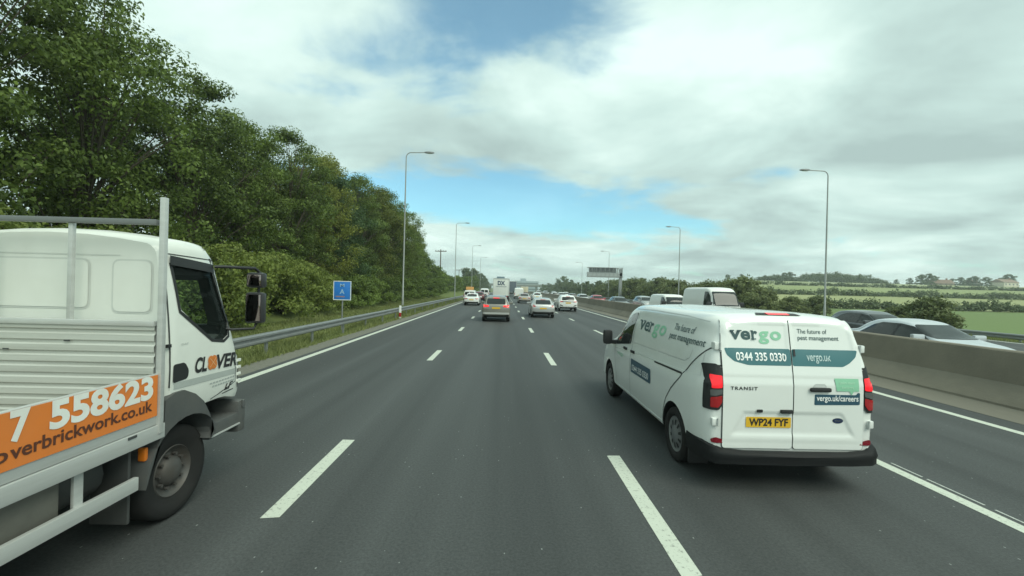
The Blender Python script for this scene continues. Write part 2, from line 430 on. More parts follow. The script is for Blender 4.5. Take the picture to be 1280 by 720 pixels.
GX, GY = np.meshgrid(xs, ys); GZ = ground_z(GX, GY)
rng = np.random.default_rng(3)
GZ += np.where((GX < -6.9) | (GX > 30), rng.normal(0, .02, GX.shape), 0)
nx_, ny_ = len(xs), len(ys)
gv = np.stack([GX, GY, GZ], -1).reshape(-1, 3)
gf = [(j * nx_ + i, j * nx_ + i + 1, (j + 1) * nx_ + i + 1, (j + 1) * nx_ + i) for j in range(ny_ - 1) for i in range(nx_ - 1)]
def groundmat():
    m = pmat('grassland', (.125, .155, .052), rough=.9, var=.3, scale=.9, bump=.5, bscale=9, spec=.1)
    t = m.node_tree; n = t.nodes; l = t.links; b = n['Principled BSDF']
    src = b.inputs['Base Color'].links[0].from_socket
    c = n.new('ShaderNodeTexCoord')
    # pale ripe grass in the fields, in broad bands of different crops
    sp_ = n.new('ShaderNodeSeparateXYZ'); l.new(c.outputs['Object'], sp_.inputs[0])
    nz = n.new('ShaderNodeTexNoise'); nz.inputs['Scale'].default_value = .02; nz.inputs['Detail'].default_value = 4; l.new(c.outputs['Object'], nz.inputs['Vector'])
    def band(y0, y1, w):
        a = n.new('ShaderNodeMapRange'); a.interpolation_type = 'SMOOTHSTEP'; a.inputs[1].default_value = y0 - w; a.inputs[2].default_value = y0 + w; l.new(sp_.outputs[1], a.inputs[0])
        d = n.new('ShaderNodeMapRange'); d.interpolation_type = 'SMOOTHSTEP'; d.inputs[1].default_value = y1 - w; d.inputs[2].default_value = y1 + w; d.inputs[3].default_value = 1; d.inputs[4].default_value = 0; l.new(sp_.outputs[1], d.inputs[0])
        k = n.new('ShaderNodeMath'); k.operation = 'MULTIPLY'; l.new(a.outputs[0], k.inputs[0]); l.new(d.outputs[0], k.inputs[1]); return k.outputs[0]
    fx = n.new('ShaderNodeMapRange'); fx.inputs[1].default_value = 36; fx.inputs[2].default_value = 40; l.new(sp_.outputs[0], fx.inputs[0])
    out = src
    for y0, y1, col in ((-60, 83, (.15, .205, .085)), (83, 152, (.32, .335, .17)), (152, 235, (.27, .305, .145)), (235, 420, (.30, .325, .18))):
        k = n.new('ShaderNodeMath'); k.operation = 'MULTIPLY'; l.new(band(y0, y1, 1.5), k.inputs[0]); l.new(fx.outputs[0], k.inputs[1])
        k2 = n.new('ShaderNodeMath'); k2.operation = 'MULTIPLY_ADD'; l.new(nz.outputs[0], k2.inputs[0]); k2.inputs[1].default_value = .5; k2.inputs[2].default_value = .6; k2.use_clamp = True
        k3 = n.new('ShaderNodeMath'); k3.operation = 'MULTIPLY'; l.new(k.outputs[0], k3.inputs[0]); l.new(k2.outputs[0], k3.inputs[1])
        mx = n.new('ShaderNodeMix'); mx.data_type = 'RGBA'; l.new(k3.outputs[0], mx.inputs[0]); l.new(out, mx.inputs[6]); mx.inputs[7].default_value = (*col, 1); out = mx.outputs[2]
    l.new(out, b.inputs['Base Color']); return m
struct(mesh_obj('ground', gv, gf, groundmat(), smooth=180))

def ribbon(name, x0, x1, y0, y1, z, mat, step=12.0):
    k = max(1, int((y1 - y0) / step)); vs = []; fs = []
    for i in range(k + 1):
        y = y0 + (y1 - y0) * i / k
        vs += [(x0, y, z + zr(y)), (x1, y, z + zr(y))]
        if i: fs.append((2 * i - 2, 2 * i - 1, 2 * i + 1, 2 * i))
    return struct(mesh_obj(name, vs, fs, mat))
def asphalt():
    m = pmat('asphalt', (.057, .061, .061), rough=.72, var=.22, scale=.3, stretch=(1, .05, 1), spec=.35)
    t = m.node_tree; n = t.nodes; l = t.links; b = n['Principled BSDF']; src = b.inputs['Base Color'].links[0].from_socket
    c = n.new('ShaderNodeTexCoord')
    fine = n.new('ShaderNodeTexNoise'); fine.inputs['Scale'].default_value = 38; fine.inputs['Detail'].default_value = 5; fine.inputs['Roughness'].default_value = .8; l.new(c.outputs['Object'], fine.inputs['Vector'])
    st = n.new('ShaderNodeMapping'); st.inputs['Scale'].default_value = (1.1, .02, 1); l.new(c.outputs['Object'], st.inputs[0])
    lane = n.new('ShaderNodeTexNoise'); lane.inputs['Scale'].default_value = 1.0; lane.inputs['Detail'].default_value = 3; l.new(st.outputs[0], lane.inputs['Vector'])
    f1 = n.new('ShaderNodeMapRange'); f1.inputs[1].default_value = .25; f1.inputs[2].default_value = .75; f1.inputs[3].default_value = .5; f1.inputs[4].default_value = 1.55; l.new(fine.outputs[0], f1.inputs[0])
    f2 = n.new('ShaderNodeMapRange'); f2.inputs[1].default_value = .3; f2.inputs[2].default_value = .7; f2.inputs[3].default_value = .72; f2.inputs[4].default_value = 1.28; l.new(lane.outputs[0], f2.inputs[0])
    k = n.new('ShaderNodeMath'); k.operation = 'MULTIPLY'; l.new(f1.outputs[0], k.inputs[0]); l.new(f2.outputs[0], k.inputs[1])
    mx = n.new('ShaderNodeVectorMath'); mx.operation = 'SCALE'; l.new(src, mx.inputs[0]); l.new(k.outputs[0], mx.inputs['Scale'])
    # pale chips of stone scattered in the surface
    vo = n.new('ShaderNodeTexVoronoi'); vo.inputs['Scale'].default_value = 13; sv = n.new('ShaderNodeMapping'); sv.inputs['Scale'].default_value = (1, .55, 1); l.new(c.outputs['Object'], sv.inputs[0]); l.new(sv.outputs[0], vo.inputs['Vector'])
    ch = n.new('ShaderNodeMath'); ch.operation = 'LESS_THAN'; l.new(vo.outputs['Distance'], ch.inputs[0]); ch.inputs[1].default_value = .085
    sc = n.new('ShaderNodeSeparateColor'); l.new(vo.outputs['Color'], sc.inputs[0])
    c2 = n.new('ShaderNodeMath'); c2.operation = 'GREATER_THAN'; l.new(sc.outputs[0], c2.inputs[0]); c2.inputs[1].default_value = .80
    c3 = n.new('ShaderNodeMath'); c3.operation = 'MULTIPLY'; l.new(ch.outputs[0], c3.inputs[0]); l.new(c2.outputs[0], c3.inputs[1])
    m2 = n.new('ShaderNodeMix'); m2.data_type = 'RGBA'; m2.inputs[7].default_value = (.24, .25, .245, 1); l.new(c3.outputs[0], m2.inputs[0]); l.new(mx.outputs[0], m2.inputs[6])
    l.new(m2.outputs[2], b.inputs['Base Color'])
    bp = n.new('ShaderNodeBump'); bp.inputs['Strength'].default_value = .35; bp.inputs['Distance'].default_value = .01; l.new(fine.outputs[0], bp.inputs['Height']); l.new(bp.outputs[0], b.inputs['Normal'])
    return m
ASPH = asphalt()
ribbon('road', -6.05, 9.3, -30, 520, 0, ASPH)
ribbon('opposite_road', 11.5, 27.2, -30, 520, -.005, ASPH)
GRAV = pmat('roadside_gravel', (.17, .165, .14), rough=.95, var=.45, scale=22, bump=.8, bscale=60, dirt=.5, dirt_col=(.10, .12, .06))
ribbon('gravel_strip', -6.75, -6.05, -30, 300, -.012, GRAV)
SILT = pmat('silty_hard_strip', (.155, .145, .115), rough=.9, var=.22, scale=1.2, stretch=(1, .08, 1), bump=.3, bscale=30, dirt=.4, dirt_col=(.095, .09, .075))
ribbon('central_reserve', 9.3, 11.5, -30, 520, .004, SILT)
def paintmat():
    m = pmat('road_paint', (.54, .57, .49), rough=.65, var=.08, scale=3)
    t = m.node_tree; n = t.nodes; l = t.links; b = n['Principled BSDF']; src = b.inputs['Base Color'].links[0].from_socket
    c = n.new('ShaderNodeTexCoord'); z = n.new('ShaderNodeTexNoise'); z.inputs['Scale'].default_value = 24; z.inputs['Detail'].default_value = 6; z.inputs['Roughness'].default_value = .75; l.new(c.outputs['Object'], z.inputs['Vector'])
    mr_ = n.new('ShaderNodeMapRange'); mr_.inputs[1].default_value = .55; mr_.inputs[2].default_value = .66; mr_.inputs[4].default_value = .75; l.new(z.outputs[0], mr_.inputs[0])
    mx = n.new('ShaderNodeMix'); mx.data_type = 'RGBA'; mx.inputs[7].default_value = (.11, .11, .10, 1); l.new(mr_.outputs[0], mx.inputs[0]); l.new(src, mx.inputs[6]); l.new(mx.outputs[2], b.inputs['Base Color'])
    return m
PAINT = paintmat()
ribbon('edge_line', -5.86, -5.66, -30, 420, .004, PAINT)
ribbon('edge_line', 8.57, 8.75, -30, 420, .004, PAINT)
ribbon('edge_line', 11.85, 12.0, -30, 420, 0, PAINT)
ribbon('edge_line', 26.6, 26.8, -30, 420, 0, PAINT)
def dashes(name, x, far0, module, ln, w, z=.004, n=44):
    vs = []; fs = []
    for k in range(-3, n):
        y1 = far0 + module * k; y0 = y1 - ln; b = len(vs)
        j = [random.uniform(-.03, .03) for _ in range(4)]
        vs += [(x - w / 2, y0 + j[0], z + zr(y0)), (x + w / 2, y0 + j[1], z + zr(y0)), (x + w / 2, y1 + j[2], z + zr(y1)), (x - w / 2, y1 + j[3], z + zr(y1))]
        fs.append((b, b + 1, b + 2, b + 3))
    return struct(mesh_obj(name, vs, fs, PAINT))
dashes('lane_line', -2.12, 6.32, 8.95, 2.15, .17)
dashes('lane_line', 1.52, 5.86, 9.35, 2.45, .17)
dashes('lane_line', 5.06, 5.95, 9.2, 2.3, .15)
# the ghost of an older line, burnt off beside the third lane line
GHOST = pmat('worn_paint', (.42, .44, .41), rough=.7, var=.5, scale=30)
vs = []; fs = []
for y0, y1 in ((4.0, 4.55), (4.65, 5.3), (5.36, 5.8)):
    b = len(vs); vs += [(5.20, y0, .004), (5.225, y0, .004), (5.225, y1, .004), (5.20, y1, .004)]; fs.append((b, b + 1, b + 2, b + 3))
struct(mesh_obj('worn_marking', vs, fs, GHOST))
for x in (15.6, 19.3, 22.9): dashes('lane_line', x, 6.0, 9, 2, .15, 0)
# road studs between the lane lines
# ---------------------------------------------------------------- median barrier
CONC = pmat('stained_concrete', (.225, .20, .155), rough=.9, var=.3, scale=1.5, stretch=(1, .5, .6), bump=.3, bscale=40, dirt=.85, dirt_col=(.13, .115, .09))
prof = [(10.40, -.02), (10.41, .05), (10.62, .27), (10.80, .44), (10.87, 1.10), (10.90, 1.13), (11.08, 1.13), (11.12, 1.10), (11.20, .44), (11.36, .27), (11.5, .05), (11.5, -.02)]
vs = []; fs = []; k = len(prof); yy = list(np.linspace(-25, 60, 30)) + list(np.linspace(70, 420, 30))
for i, y in enumerate(yy):
    vs += [(x, y, z + zr(y)) for x, z in prof]
    if i: fs += [((i - 1) * k + q, (i - 1) * k + q + 1, i * k + q + 1, i * k + q) for q in range(k - 1)]
cbm = mesh_obj('concrete_barrier', vs, fs, CONC, smooth=20)
tag(cbm, 'long stained brown concrete barrier dividing the two carriageways', 'barrier')
# ---------------------------------------------------------------- crash barriers
def guardrail(label, X, y0, y1, zt, side, pn, gz):
    t = thing('crash_barrier', label, 'crash barrier', (X, y0, 0))
    pr = [(0, zt), (.05, zt - .015), (.075, zt - .05), (.075, zt - .10), (.02, zt - .135), (.02, zt - .175), (.075, zt - .21), (.075, zt - .26), (.05, zt - .295), (0, zt - .31)]
    vs = []; fs = []; k = len(pr); Y = np.arange(y0, y1 + .1, 4.0)
    for i, y in enumerate(Y):
        vs += [(side * a, y - y0, z + zr(y)) for a, z in pr]
        if i: fs += [((i - 1) * k + q, (i - 1) * k + q + 1, i * k + q + 1, i * k + q) for q in range(k - 1)]
    b = mesh_obj('beam', vs, fs, GALV, t, 35)
    md = b.modifiers.new('s', 'SOLIDIFY'); md.thickness = .005
    bm = bmesh.new(); z0 = -.3
    box(bm, -.03 * 1, .03, -.05, .05, z0, zt - .04); me = bpy.data.meshes.new('post'); bm.to_mesh(me); bm.free(); me.materials.append(GALV)
    for i in range(pn):
        y = y0 + 1.0 + i * 3.2
        p = bpy.data.objects.new('post', me); COL.objects.link(p); p.parent = t; p.location = (-side * .035, y - y0, zr(y))
    return t
guardrail('long galvanised steel crash barrier along the left grass verge', -7.0, -10, 230, .70, 1, 76, 0)
guardrail('far crash barrier along the field edge beyond the oncoming carriageway', 28.4, -6, 250, .36, -1, 78, 0)
# ---------------------------------------------------------------- street lamps
POLE = pmat('lamp_column_grey', (.33, .35, .34), rough=.5, metal=.3, var=.12, scale=2, dirt=.3, dirt_col=(.2, .19, .15))
LHEAD = pmat('lamp_head_grey', (.16, .17, .17), rough=.45)
def street_lamp(label, x, y, h, side, arm=2.65, hz=0.0, group=None):
    z = float(ground_z(x, y))
    t = thing('street_lamp', label, 'street lamp', (x, y, z - .05), 0, group)
    H = h - z
    p = [(0, 0, 0), (0, 0, 1.6), (0, 0, 1.65), (0, 0, H * .6), (0, 0, H - .45)]; r = [.105, .10, .08, .066, .05]
    for a in (25, 50, 75, 90): p.append((side * .45 * (1 - math.cos(R(a))), 0, H - .45 + .45 * math.sin(R(a)))); r.append(.042)
    p.append((side * (arm - .9), 0, H + .04)); r.append(.038)
    tubeo('column', p, r, POLE, t, 10)
    bm = bmesh.new()
    x0, x1 = side * (arm - .95), side * arm
    pts = [(.0, .05, .05), (.15, .13, .09), (.5, .17, .10), (.85, .14, .07), (1, .05, .03)]
    rings = []
    for f, w, hh in pts:
        xx = x0 + (x1 - x0) * f; rings.append([bm.verts.new((xx, a * w, H + .04 + b * hh)) for a, b in ((-1, -.5), (1, -.5), (1, .2), (.5, 1), (-.5, 1), (-1, .2))])
    for a, b in zip(rings, rings[1:]):
        for q in range(6): bm.faces.new((a[q], a[(q + 1) % 6], b[(q + 1) % 6], b[q]))
    bm.faces.new(rings[0]); bm.faces.new(rings[-1])
    bm_obj('lantern', bm, LHEAD, t, 50)
    bxo('lens', (min(x0, x1) + .28, max(x0, x1) - .2, -.11, .11, H - .045, H - .012), LAMPW, t, .004)
    return t
LG = 'street lamps along the left verge'
street_lamp('nearest tall street lamp on the left, before the trees beside the blue sign', -9.5, 42.3, 14.85, 1, group=LG)
street_lamp('second street lamp on the left verge, beside the end of the tall trees', -9.5, 87.5, 14.75, 1, group=LG)
street_lamp('third street lamp back on the left verge, above the round trees', -9.5, 134, 14.7, 1, group=LG)
street_lamp('fourth street lamp on the left verge, just left of the parcel lorry', -9.5, 182, 14.4, 1, group=LG)
RG = 'street lamps beyond the oncoming carriageway'
street_lamp('tall street lamp directly behind the white pest control van', 28.9, 39.3, 13.45, -1, 2.6, group=RG)
street_lamp('street lamp above the high roofed oncoming white van', 28.9, 72.6, 12.95, -1, 2.4, group=RG)
street_lamp('street lamp rising behind the motorway sign gantry', 28.9, 121.5, 12.95, -1, 2.4, group=RG)
street_lamp('farthest street lamp on the right, left of the sign gantry', 28.9, 163, 12.3, -1, 2.4, group=RG)
# ---------------------------------------------------------------- sign gantry over the oncoming lanes
t = thing('sign_gantry', 'grey cantilever motorway sign gantry over the oncoming lanes, seen from behind', 'gantry', (28.6, 108, -.4))
GG = pmat('gantry_grey', (.30, .32, .32), rough=.5, metal=.2, var=.1)
GP = pmat('gantry_panel', (.42, .45, .45), rough=.55, var=.1)
GD = pmat('gantry_dark_panel', (.10, .115, .12), rough=.5)
bm = bmesh.new(); box(bm, -.35, .35, -.3, .3, -.2, 7.9, .04); bm_obj('post', bm, GG, t)
bm = bmesh.new()
for z in (6.0, 8.1):
    box(bm, -8.2, .5, -.62, -.5, z - .07, z + .07); box(bm, -8.2, .5, .5, .62, z - .07, z + .07)
for i in range(9):
    xx = -8.1 + i * 1.05; box(bm, xx - .04, xx + .04, -.6, -.52, 6.05, 8.05)
    if i < 8: tube(bm, [(xx, -.56, 6.05), (xx + 1.05, -.56, 8.05)], .03, 6)
bm_obj('truss', bm, GG, t)
bm = bmesh.new(); box(bm, -8.25, .45, -.30, .30, 5.75, 6.95, .03); bm_obj('walkway_panel', bm, GP, t)
for i in range(5):
    bm = bmesh.new(); box(bm, -7.75 + i * 1.33, -6.55 + i * 1.33, -.40, .2, 6.98, 8.2, .03); bm_obj('sign_back', bm, GD, t)
bm = bmesh.new(); box(bm, -1.0, -.7, -.40, .1, 7.0, 8.1, .03); bm_obj('signal_back', bm, pmat('pale_panel', (.7, .72, .7)), t)
# ---------------------------------------------------------------- blue sign on the left verge
t = thing('road_sign', 'small square blue sign with white border behind the left crash barrier', 'road sign', (-7.62, 21.2, 0))
tubeo('post', [(0, .05, -.2), (0, .05, 1.75)], .038, GALV, t)
BLUE = pmat('sign_blue', (.03, .20, .62), rough=.35, var=.1); SW = pmat('sign_white', (.75, .77, .75), rough=.4)
SY = pmat('sign_pale', (.35, .55, .75), rough=.4); SO = pmat('sign_rust', (.30, .20, .22), rough=.6)
pl = bxo('sign_plate', (-.42, .42, -.012, .012, 1.42, 2.33), BLUE, t, .004)
bm = bmesh.new()
for a in ((-.42, -.385, 1.42, 2.33), (.385, .42, 1.42, 2.33), (-.385, .385, 2.295, 2.33), (-.385, .385, 1.42, 1.455)): box(bm, a[0], a[1], -.017, -.013, a[2], a[3])
bm_obj('border', bm, SW, pl)
class Flat:      # lets lettering be laid on a flat board
    def __init__(s, y): s.y = y
    def ray_cast(s, o, d): return (Vector((o.x, s.y, o.z)), Vector((0, -1, 0)), 0, 0)
lettering(Flat(-.013), 'B', 'M', -.10, 2.05, .20, .15, SY, pl, off=.003)
lettering(Flat(-.013), 'B', 'A', -.11, 1.72, .22, .22, SY, pl, off=.003)
bxo('distance_strip', (-.30, .12, -.017, -.0135, 1.56, 1.62), SO, pl, 0)
# white and red marker post at the crash barrier
t = thing('marker_post', 'small white and red marker post standing at the left crash barrier', 'marker post', (-6.72, 29.3, 0))
bxo('post', (-.07, .07, -.03, .03, 0, .86), SW, t, .01)
bxo('reflector', (-.072, .072, -.034, .034, .12, .40), REDL, t, .004)
# ---------------------------------------------------------------- bridge, building, houses, poles
t = thing('road_bridge', 'distant flat concrete bridge crossing over the motorway', 'bridge', (2, 430, zr(430)))
BR = pmat('bridge_concrete', (.20, .20, .175), rough=.8, var=.15, scale=.5)
bxo('deck', (-45, 50, -5, 5, 5.4, 6.6), BR, t, .05)
bxo('parapet', (-45, 50, -5.2, -4.9, 6.6, 7.7), pmat('parapet', (.28, .32, .32), rough=.7), t, .03)
for x in (-14, 8.9, 30): bxo('pier', (x - .5, x + .5, -3.5, 3.5, -1, 5.4), BR, t, .05)
t = thing('office_block', 'distant pale blue grey block rising behind the bridge', 'building', (33, 640, -4))
OB = pmat('office_wall', (.30, .38, .42), rough=.6, var=.1, scale=.2); OW = pmat('office_window', (.08, .11, .13), rough=.2)
bxo('wall', (-16, 18, 0, 24, 0, 16.8), OB, t, .1); bxo('stair_tower', (-8, 0, 4, 14, 16.8, 20.5), OB, t, .1)
for k in range(3): bxo('window_band', (-15, 17, -.06, .02, 4 + k * 4.2, 5.8 + k * 4.2), OW, t, 0)
def house(label, x, y, w, d, h, rh, wallc, roofc):
    z = float(ground_z(x, y))
    t = thing('house', label, 'house', (x, y, z - .3), R(random.uniform(-15, 15)))
    bxo('wall', (-w / 2, w / 2, -d / 2, d / 2, 0, h), pmat('render_' + label[:12], wallc, rough=.8), t, .05)
    bm = bmesh.new(); o = .4
    v = [bm.verts.new(p) for p in ((-w / 2 - o, -d / 2 - o, h), (w / 2 + o, -d / 2 - o, h), (w / 2 + o, d / 2 + o, h), (-w / 2 - o, d / 2 + o, h), (-w / 2 - o, 0, h + rh), (w / 2 + o, 0, h + rh))]
    for f in ((0, 1, 5, 4), (2, 3, 4, 5), (0, 4, 3), (1, 2, 5), (0, 3, 2, 1)): bm.faces.new([v[i] for i in f])
    rf = bm_obj('roof', bm, pmat('tiles_' + label[:12], roofc, rough=.85, var=.25), t)
    bxo('chimney', (w * .3, w * .3 + .9, -.4, .4, h + rh * .5, h + rh + 1.0), pmat('chimney_brick', (.22, .12, .08), rough=.9), rf, .03)
    for k in range(4):
        xx = -w / 2 + w * (k + .5) / 4
        bxo('window', (xx - .6, xx + .6, -d / 2 - .05, -d / 2 + .05, h * .45, h * .75), OW, t, .02)
house('low brown roofed house among the trees on the far field crest', 331, 331, 14, 9, 1.6, 3.0, (.30, .24, .18), (.20, .135, .10))
house('cream walled house at the right end of the far field crest', 385, 334, 15, 9, 3.6, 2.6, (.60, .56, .46), (.24, .17, .13))
house('pale house with a red brown roof standing left of the cream walled house', 366, 340, 8, 7, 2.8, 2.4, (.55, .52, .45), (.22, .13, .10))
WOOD = pmat('weathered_wood', (.11, .09, .07), rough=.9, var=.3, stretch=(3, 3, .3))
def telegraph(label, x, y, ztop, w):
    z = float(ground_z(x, y)); t = thing('telegraph_pole', label, 'telegraph pole', (x, y, z), R(-8))
    tubeo('pole', [(0, 0, 0), (0, 0, ztop - z)], [.18, .13], WOOD, t)
    bxo('crossarm', (-w, w, -.08, .08, ztop - z - .55, ztop - z - .35), WOOD, t, .01)
    for s in (-.9, -.4, .4, .9): tubeo('insulator', [(s * w, 0, ztop - z - .35), (s * w, 0, ztop - z - .08)], .06, LHEAD, t, 6)
telegraph('wooden telegraph pole with crossarm rising over the left tree row', -16.2, 114, 11.6, 1.5)
telegraph('smaller farther telegraph pole behind the second left street lamp', -23, 230, 11.2, 1.7)

# ================================================================== VEGETATION
def leaf_mesh(name, C, size, mat, rng, aspect=.55, up=.6):
    """one small kite shaped leaf per centre point"""
    n = len(C)
    nrm = rng.normal(0, .55, (n, 3)) + C[:, 3:6]; nrm[:, 2] += up * .6; C = C[:, :3]; nrm /= np.linalg.norm(nrm, axis=1)[:, None]
    a = rng.normal(0, 1, (n, 3)); a -= nrm * (a * nrm).sum(1)[:, None]; a /= np.linalg.norm(a, axis=1)[:, None]
    b = np.cross(nrm, a); s = size * rng.uniform(.6, 1.35, n)[:, None]
    droop = np.zeros((n, 3)); droop[:, 2] = -.18
    P = np.stack([C - a * s, C + b * s * aspect + a * s * .1, C + a * s + droop * s, C - b * s * aspect + a * s * .1], 1).reshape(-1, 3)
    me = bpy.data.meshes.new(name); me.vertices.add(4 * n); me.vertices.foreach_set('co', P.astype(np.float32).ravel())
    me.loops.add(4 * n); me.loops.foreach_set('vertex_index', np.arange(4 * n, dtype=np.int32))
    me.polygons.add(n); me.polygons.foreach_set('loop_start', np.arange(0, 4 * n, 4, dtype=np.int32))
    me.update(calc_edges=True); me.validate(); me.materials.append(mat)
    return me
def clump_pts(rng, c, r, n, flat=.7):
    d = rng.normal(0, 1, (n, 3)); d /= np.linalg.norm(d, axis=1)[:, None]
    q = d * (rng.uniform(0, 1, n) ** .45)[:, None] * r; q[:, 2] *= flat
    return np.concatenate([c + q, d], 1)
BARK = pmat('bark', (.085, .07, .05), rough=.95, var=.35, scale=4, stretch=(3, 3, .6), bump=.6, bscale=20)
LEAF = leafmat('broad_leaf', (.030, .054, .012), (.235, .325, .068), .36)
LEAF2 = leafmat('shrub_leaf', (.068, .105, .022), (.29, .345, .080), .40)
LEAF3 = leafmat('hedge_leaf', (.070, .095, .034), (.25, .285, .11), .36)
LEAF4 = leafmat('far_leaf', (.062, .090, .042), (.175, .215, .095), .3)
def make_tree(seed, h, rad, z0, nclump, nleaf, lsize, mat, label, group, trunk_r=.16, stems=1, name='broadleaf_tree'):
    rng = np.random.default_rng(seed)
    t = thing(name, label, 'tree', (0, 0, -50), 0, group)
    bm = bmesh.new(); cl = []
    for sidx in range(stems):
        bx, by = rng.normal(0, .5 * (stems > 1), 2); lx, ly = rng.normal(0, .5, 2)
        path = [Vector((bx + lx * f * f * 1.4 + math.sin(f * 5 + seed) * .12, by + ly * f * f * 1.4, h * .88 * f)) for f in np.linspace(0, 1, 7)]
        tube(bm, path, [trunk_r * (1 - .85 * f) for f in np.linspace(0, 1, 7)], 7)
        for i in range(int(nclump / stems)):
            f = rng.uniform(z0 / h, .97); a = rng.uniform(0, 2 * math.pi)
            prof = math.sin(min(1, (1 - f) / (1 - z0 / h) * 1.05) ** .62 * math.pi * .62) if f > .0 else 1
            rr = rad * max(.22, prof) * rng.uniform(.25, 1.08)
            k = min(6, int(f * .8 * 7)); st = path[max(0, k - 1)]
            c = Vector((st.x + rr * math.cos(a), st.y + rr * math.sin(a), f * h))
            if rng.uniform() < .55: tube(bm, [st, st.lerp(c, .5) + Vector((0, 0, .25)), c], [trunk_r * .34, trunk_r * .2, .012], 5)
            cl.append((np.array(c), rng.uniform(.5, 1.15) * rad * .27))
    tr = bm_obj('trunk', bm, BARK, t, 60)
    pts = np.concatenate([clump_pts(rng, c, r, int(nleaf * (r / (rad * .27)) ** 2 / 1) + 4, rng.uniform(.5, .85)) for c, r in cl])
    pts[:, 2] = np.maximum(pts[:, 2], .15)
    cr_ = bpy.data.objects.new('crown', leaf_mesh('crown', pts, lsize, mat, rng)); COL.objects.link(cr_); cr_.parent = t
    return t
FG = 'broadleaf trees in the roadside wood on the left bank'
FLAB = 'tall dark green broadleaf tree in the dense wood along the left bank'
trees = [make_tree(11, 12.5, 3.5, 1.0, 180, 330, .080, LEAF, FLAB, FG), make_tree(23, 12.8, 3.2, 2.6, 120, 330, .080, LEAF, FLAB, FG, .14, 2),
         make_tree(37, 12.2, 3.7, 1.6, 165, 330, .082, LEAF, FLAB, FG, .18), make_tree(41, 13.0, 3.0, 3.6, 92, 330, .078, LEAF, FLAB, FG, .13, 2)]
used = set()
def place(src, x, y, s, label=None, group=None, sz=None):
    i = id(src)
    o = src if i not in used else copy_tree(src)
    used.add(i)
    o.location = (x, y, float(ground_z(x, y)) + zr(y) * 0 - .1); o.scale = (s * random.uniform(.92, 1.08), s * random.uniform(.92, 1.08), sz or s)
    o.rotation_euler = (0, 0, random.uniform(0, 6.28))
    if label: o['label'] = label
    if group: o['group'] = group
    return o
rr_ = random.Random(5)
LAB_T = {8.5: 'tree filling the top left corner of the view above the white truck', 12.6: 'thin crowned tree with sky showing through its limbs above the truck headboard',
         21.8: 'tree rising above the truck mirrors behind the light green shrubs'}
y = 8.5; i = 0
front = [(8.5, -15.2, 1.06, 0), (12.6, -15.8, 1.06, 3), (16.8, -15.6, .97, 2), (21.8, -15, .88, 1), (25.5, -15.2, .86, 2), (29.6, -14.6, .87, 1), (34, -14.9, .90, 0), (38.5, -14.7, .90, 2), (43, -14.6, .93, 0), (48, -14.4, .97, 2),
         (53, -14.6, .99, 0), (58, -14.2, .98, 2), (63, -14.4, .92, 1), (68, -14.6, .84, 0), (73.5, -14.4, .74, 2)]
LEAFB = leafmat('yellow_green_leaf', (.040, .062, .012), (.31, .345, .070), .38)
LEAFC = leafmat('deep_green_leaf', (.022, .050, .020), (.110, .185, .060), .32)
TREES = [place(trees[k], x, y, s, LAB_T.get(y)) for y, x, s, k in front]
for y, x, s, k in [(9, -21, .95, 2), (15, -20.5, .85, 0), (22, -20.2, .85, 2), (28.5, -20, .82, 0), (35.5, -19.6, .86, 2), (42, -19.4, .9, 1), (49.5, -19.2, .95, 0), (57, -19, .96, 1), (65, -19, .88, 2)]:
    place(trees[k], x, y, s)
for i_, t_ in enumerate(TREES):
    if i_ > 3 and i_ % 3 == 0: swap_mat(t_, LEAF, LEAFB)
    if i_ > 3 and i_ % 5 == 2: swap_mat(t_, LEAF, LEAFC)
# shrubs in front of the trees
SG = 'light green shrubs below the trees on the left bank'
SLAB = 'light green leafy shrub below the tall trees on the left bank'
def make_bush(seed, h, rad, nclump, nleaf, lsize, mat, label, group, name='shrub', cat='shrub'):
    rng = np.random.default_rng(seed); t = thing(name, label, cat, (0, 0, -50), 0, group)
    bm = bmesh.new(); P = []
    for i in range(nclump):
        f = rng.uniform(.08, 1) ** .8; a = rng.uniform(0, 2 * math.pi); q = rad * math.sqrt(max(.03, 1 - (f * .96) ** 2.2)) * rng.uniform(.3, 1.05)
        c = np.array((q * math.cos(a), q * math.sin(a), f * h * .9)); P.append(clump_pts(rng, c, rad * rng.uniform(.16, .32), nleaf, rng.uniform(.5, .8)))
        if i % 2 == 0: tube(bm, [(0, 0, 0), (c[0] * .4, c[1] * .4, c[2] * .6), tuple(c)], [.035, .02, .008], 5)
    bm_obj('stems', bm, BARK, t, 60)
    pts = np.concatenate(P); pts[:, 2] = np.maximum(pts[:, 2], .04)
    cr_ = bpy.data.objects.new('foliage', leaf_mesh('foliage', pts, lsize, mat, rng)); COL.objects.link(cr_); cr_.parent = t
    return t
bush = [make_bush(51, 3.6, 2.2, 95, 150, .075, LEAF2, SLAB, SG), make_bush(52, 3.2, 2.5, 95, 150, .075, LEAF2, SLAB, SG)]
dark = [make_bush(53, 3.0, 2.0, 80, 130, .08, LEAF, 'dark green shrub at the foot of the tall trees on the left bank', 'dark shrubs at the foot of the left trees')]
sh = [(9.5, -11.6, 1.05, 0), (12.2, -11.2, 1.0, 1), (14.6, -11.4, .98, 0), (17, -11.2, 1.02, 1), (19.4, -11.1, 1.0, 0), (21.8, -11.3, 1.0, 1), (24.4, -11.2, .97, 0), (27, -11.4, .92, 1), (29.8, -11.6, .80, 0)]
for y, x, s, k in sh: place(bush[k], x - .7, y, s)
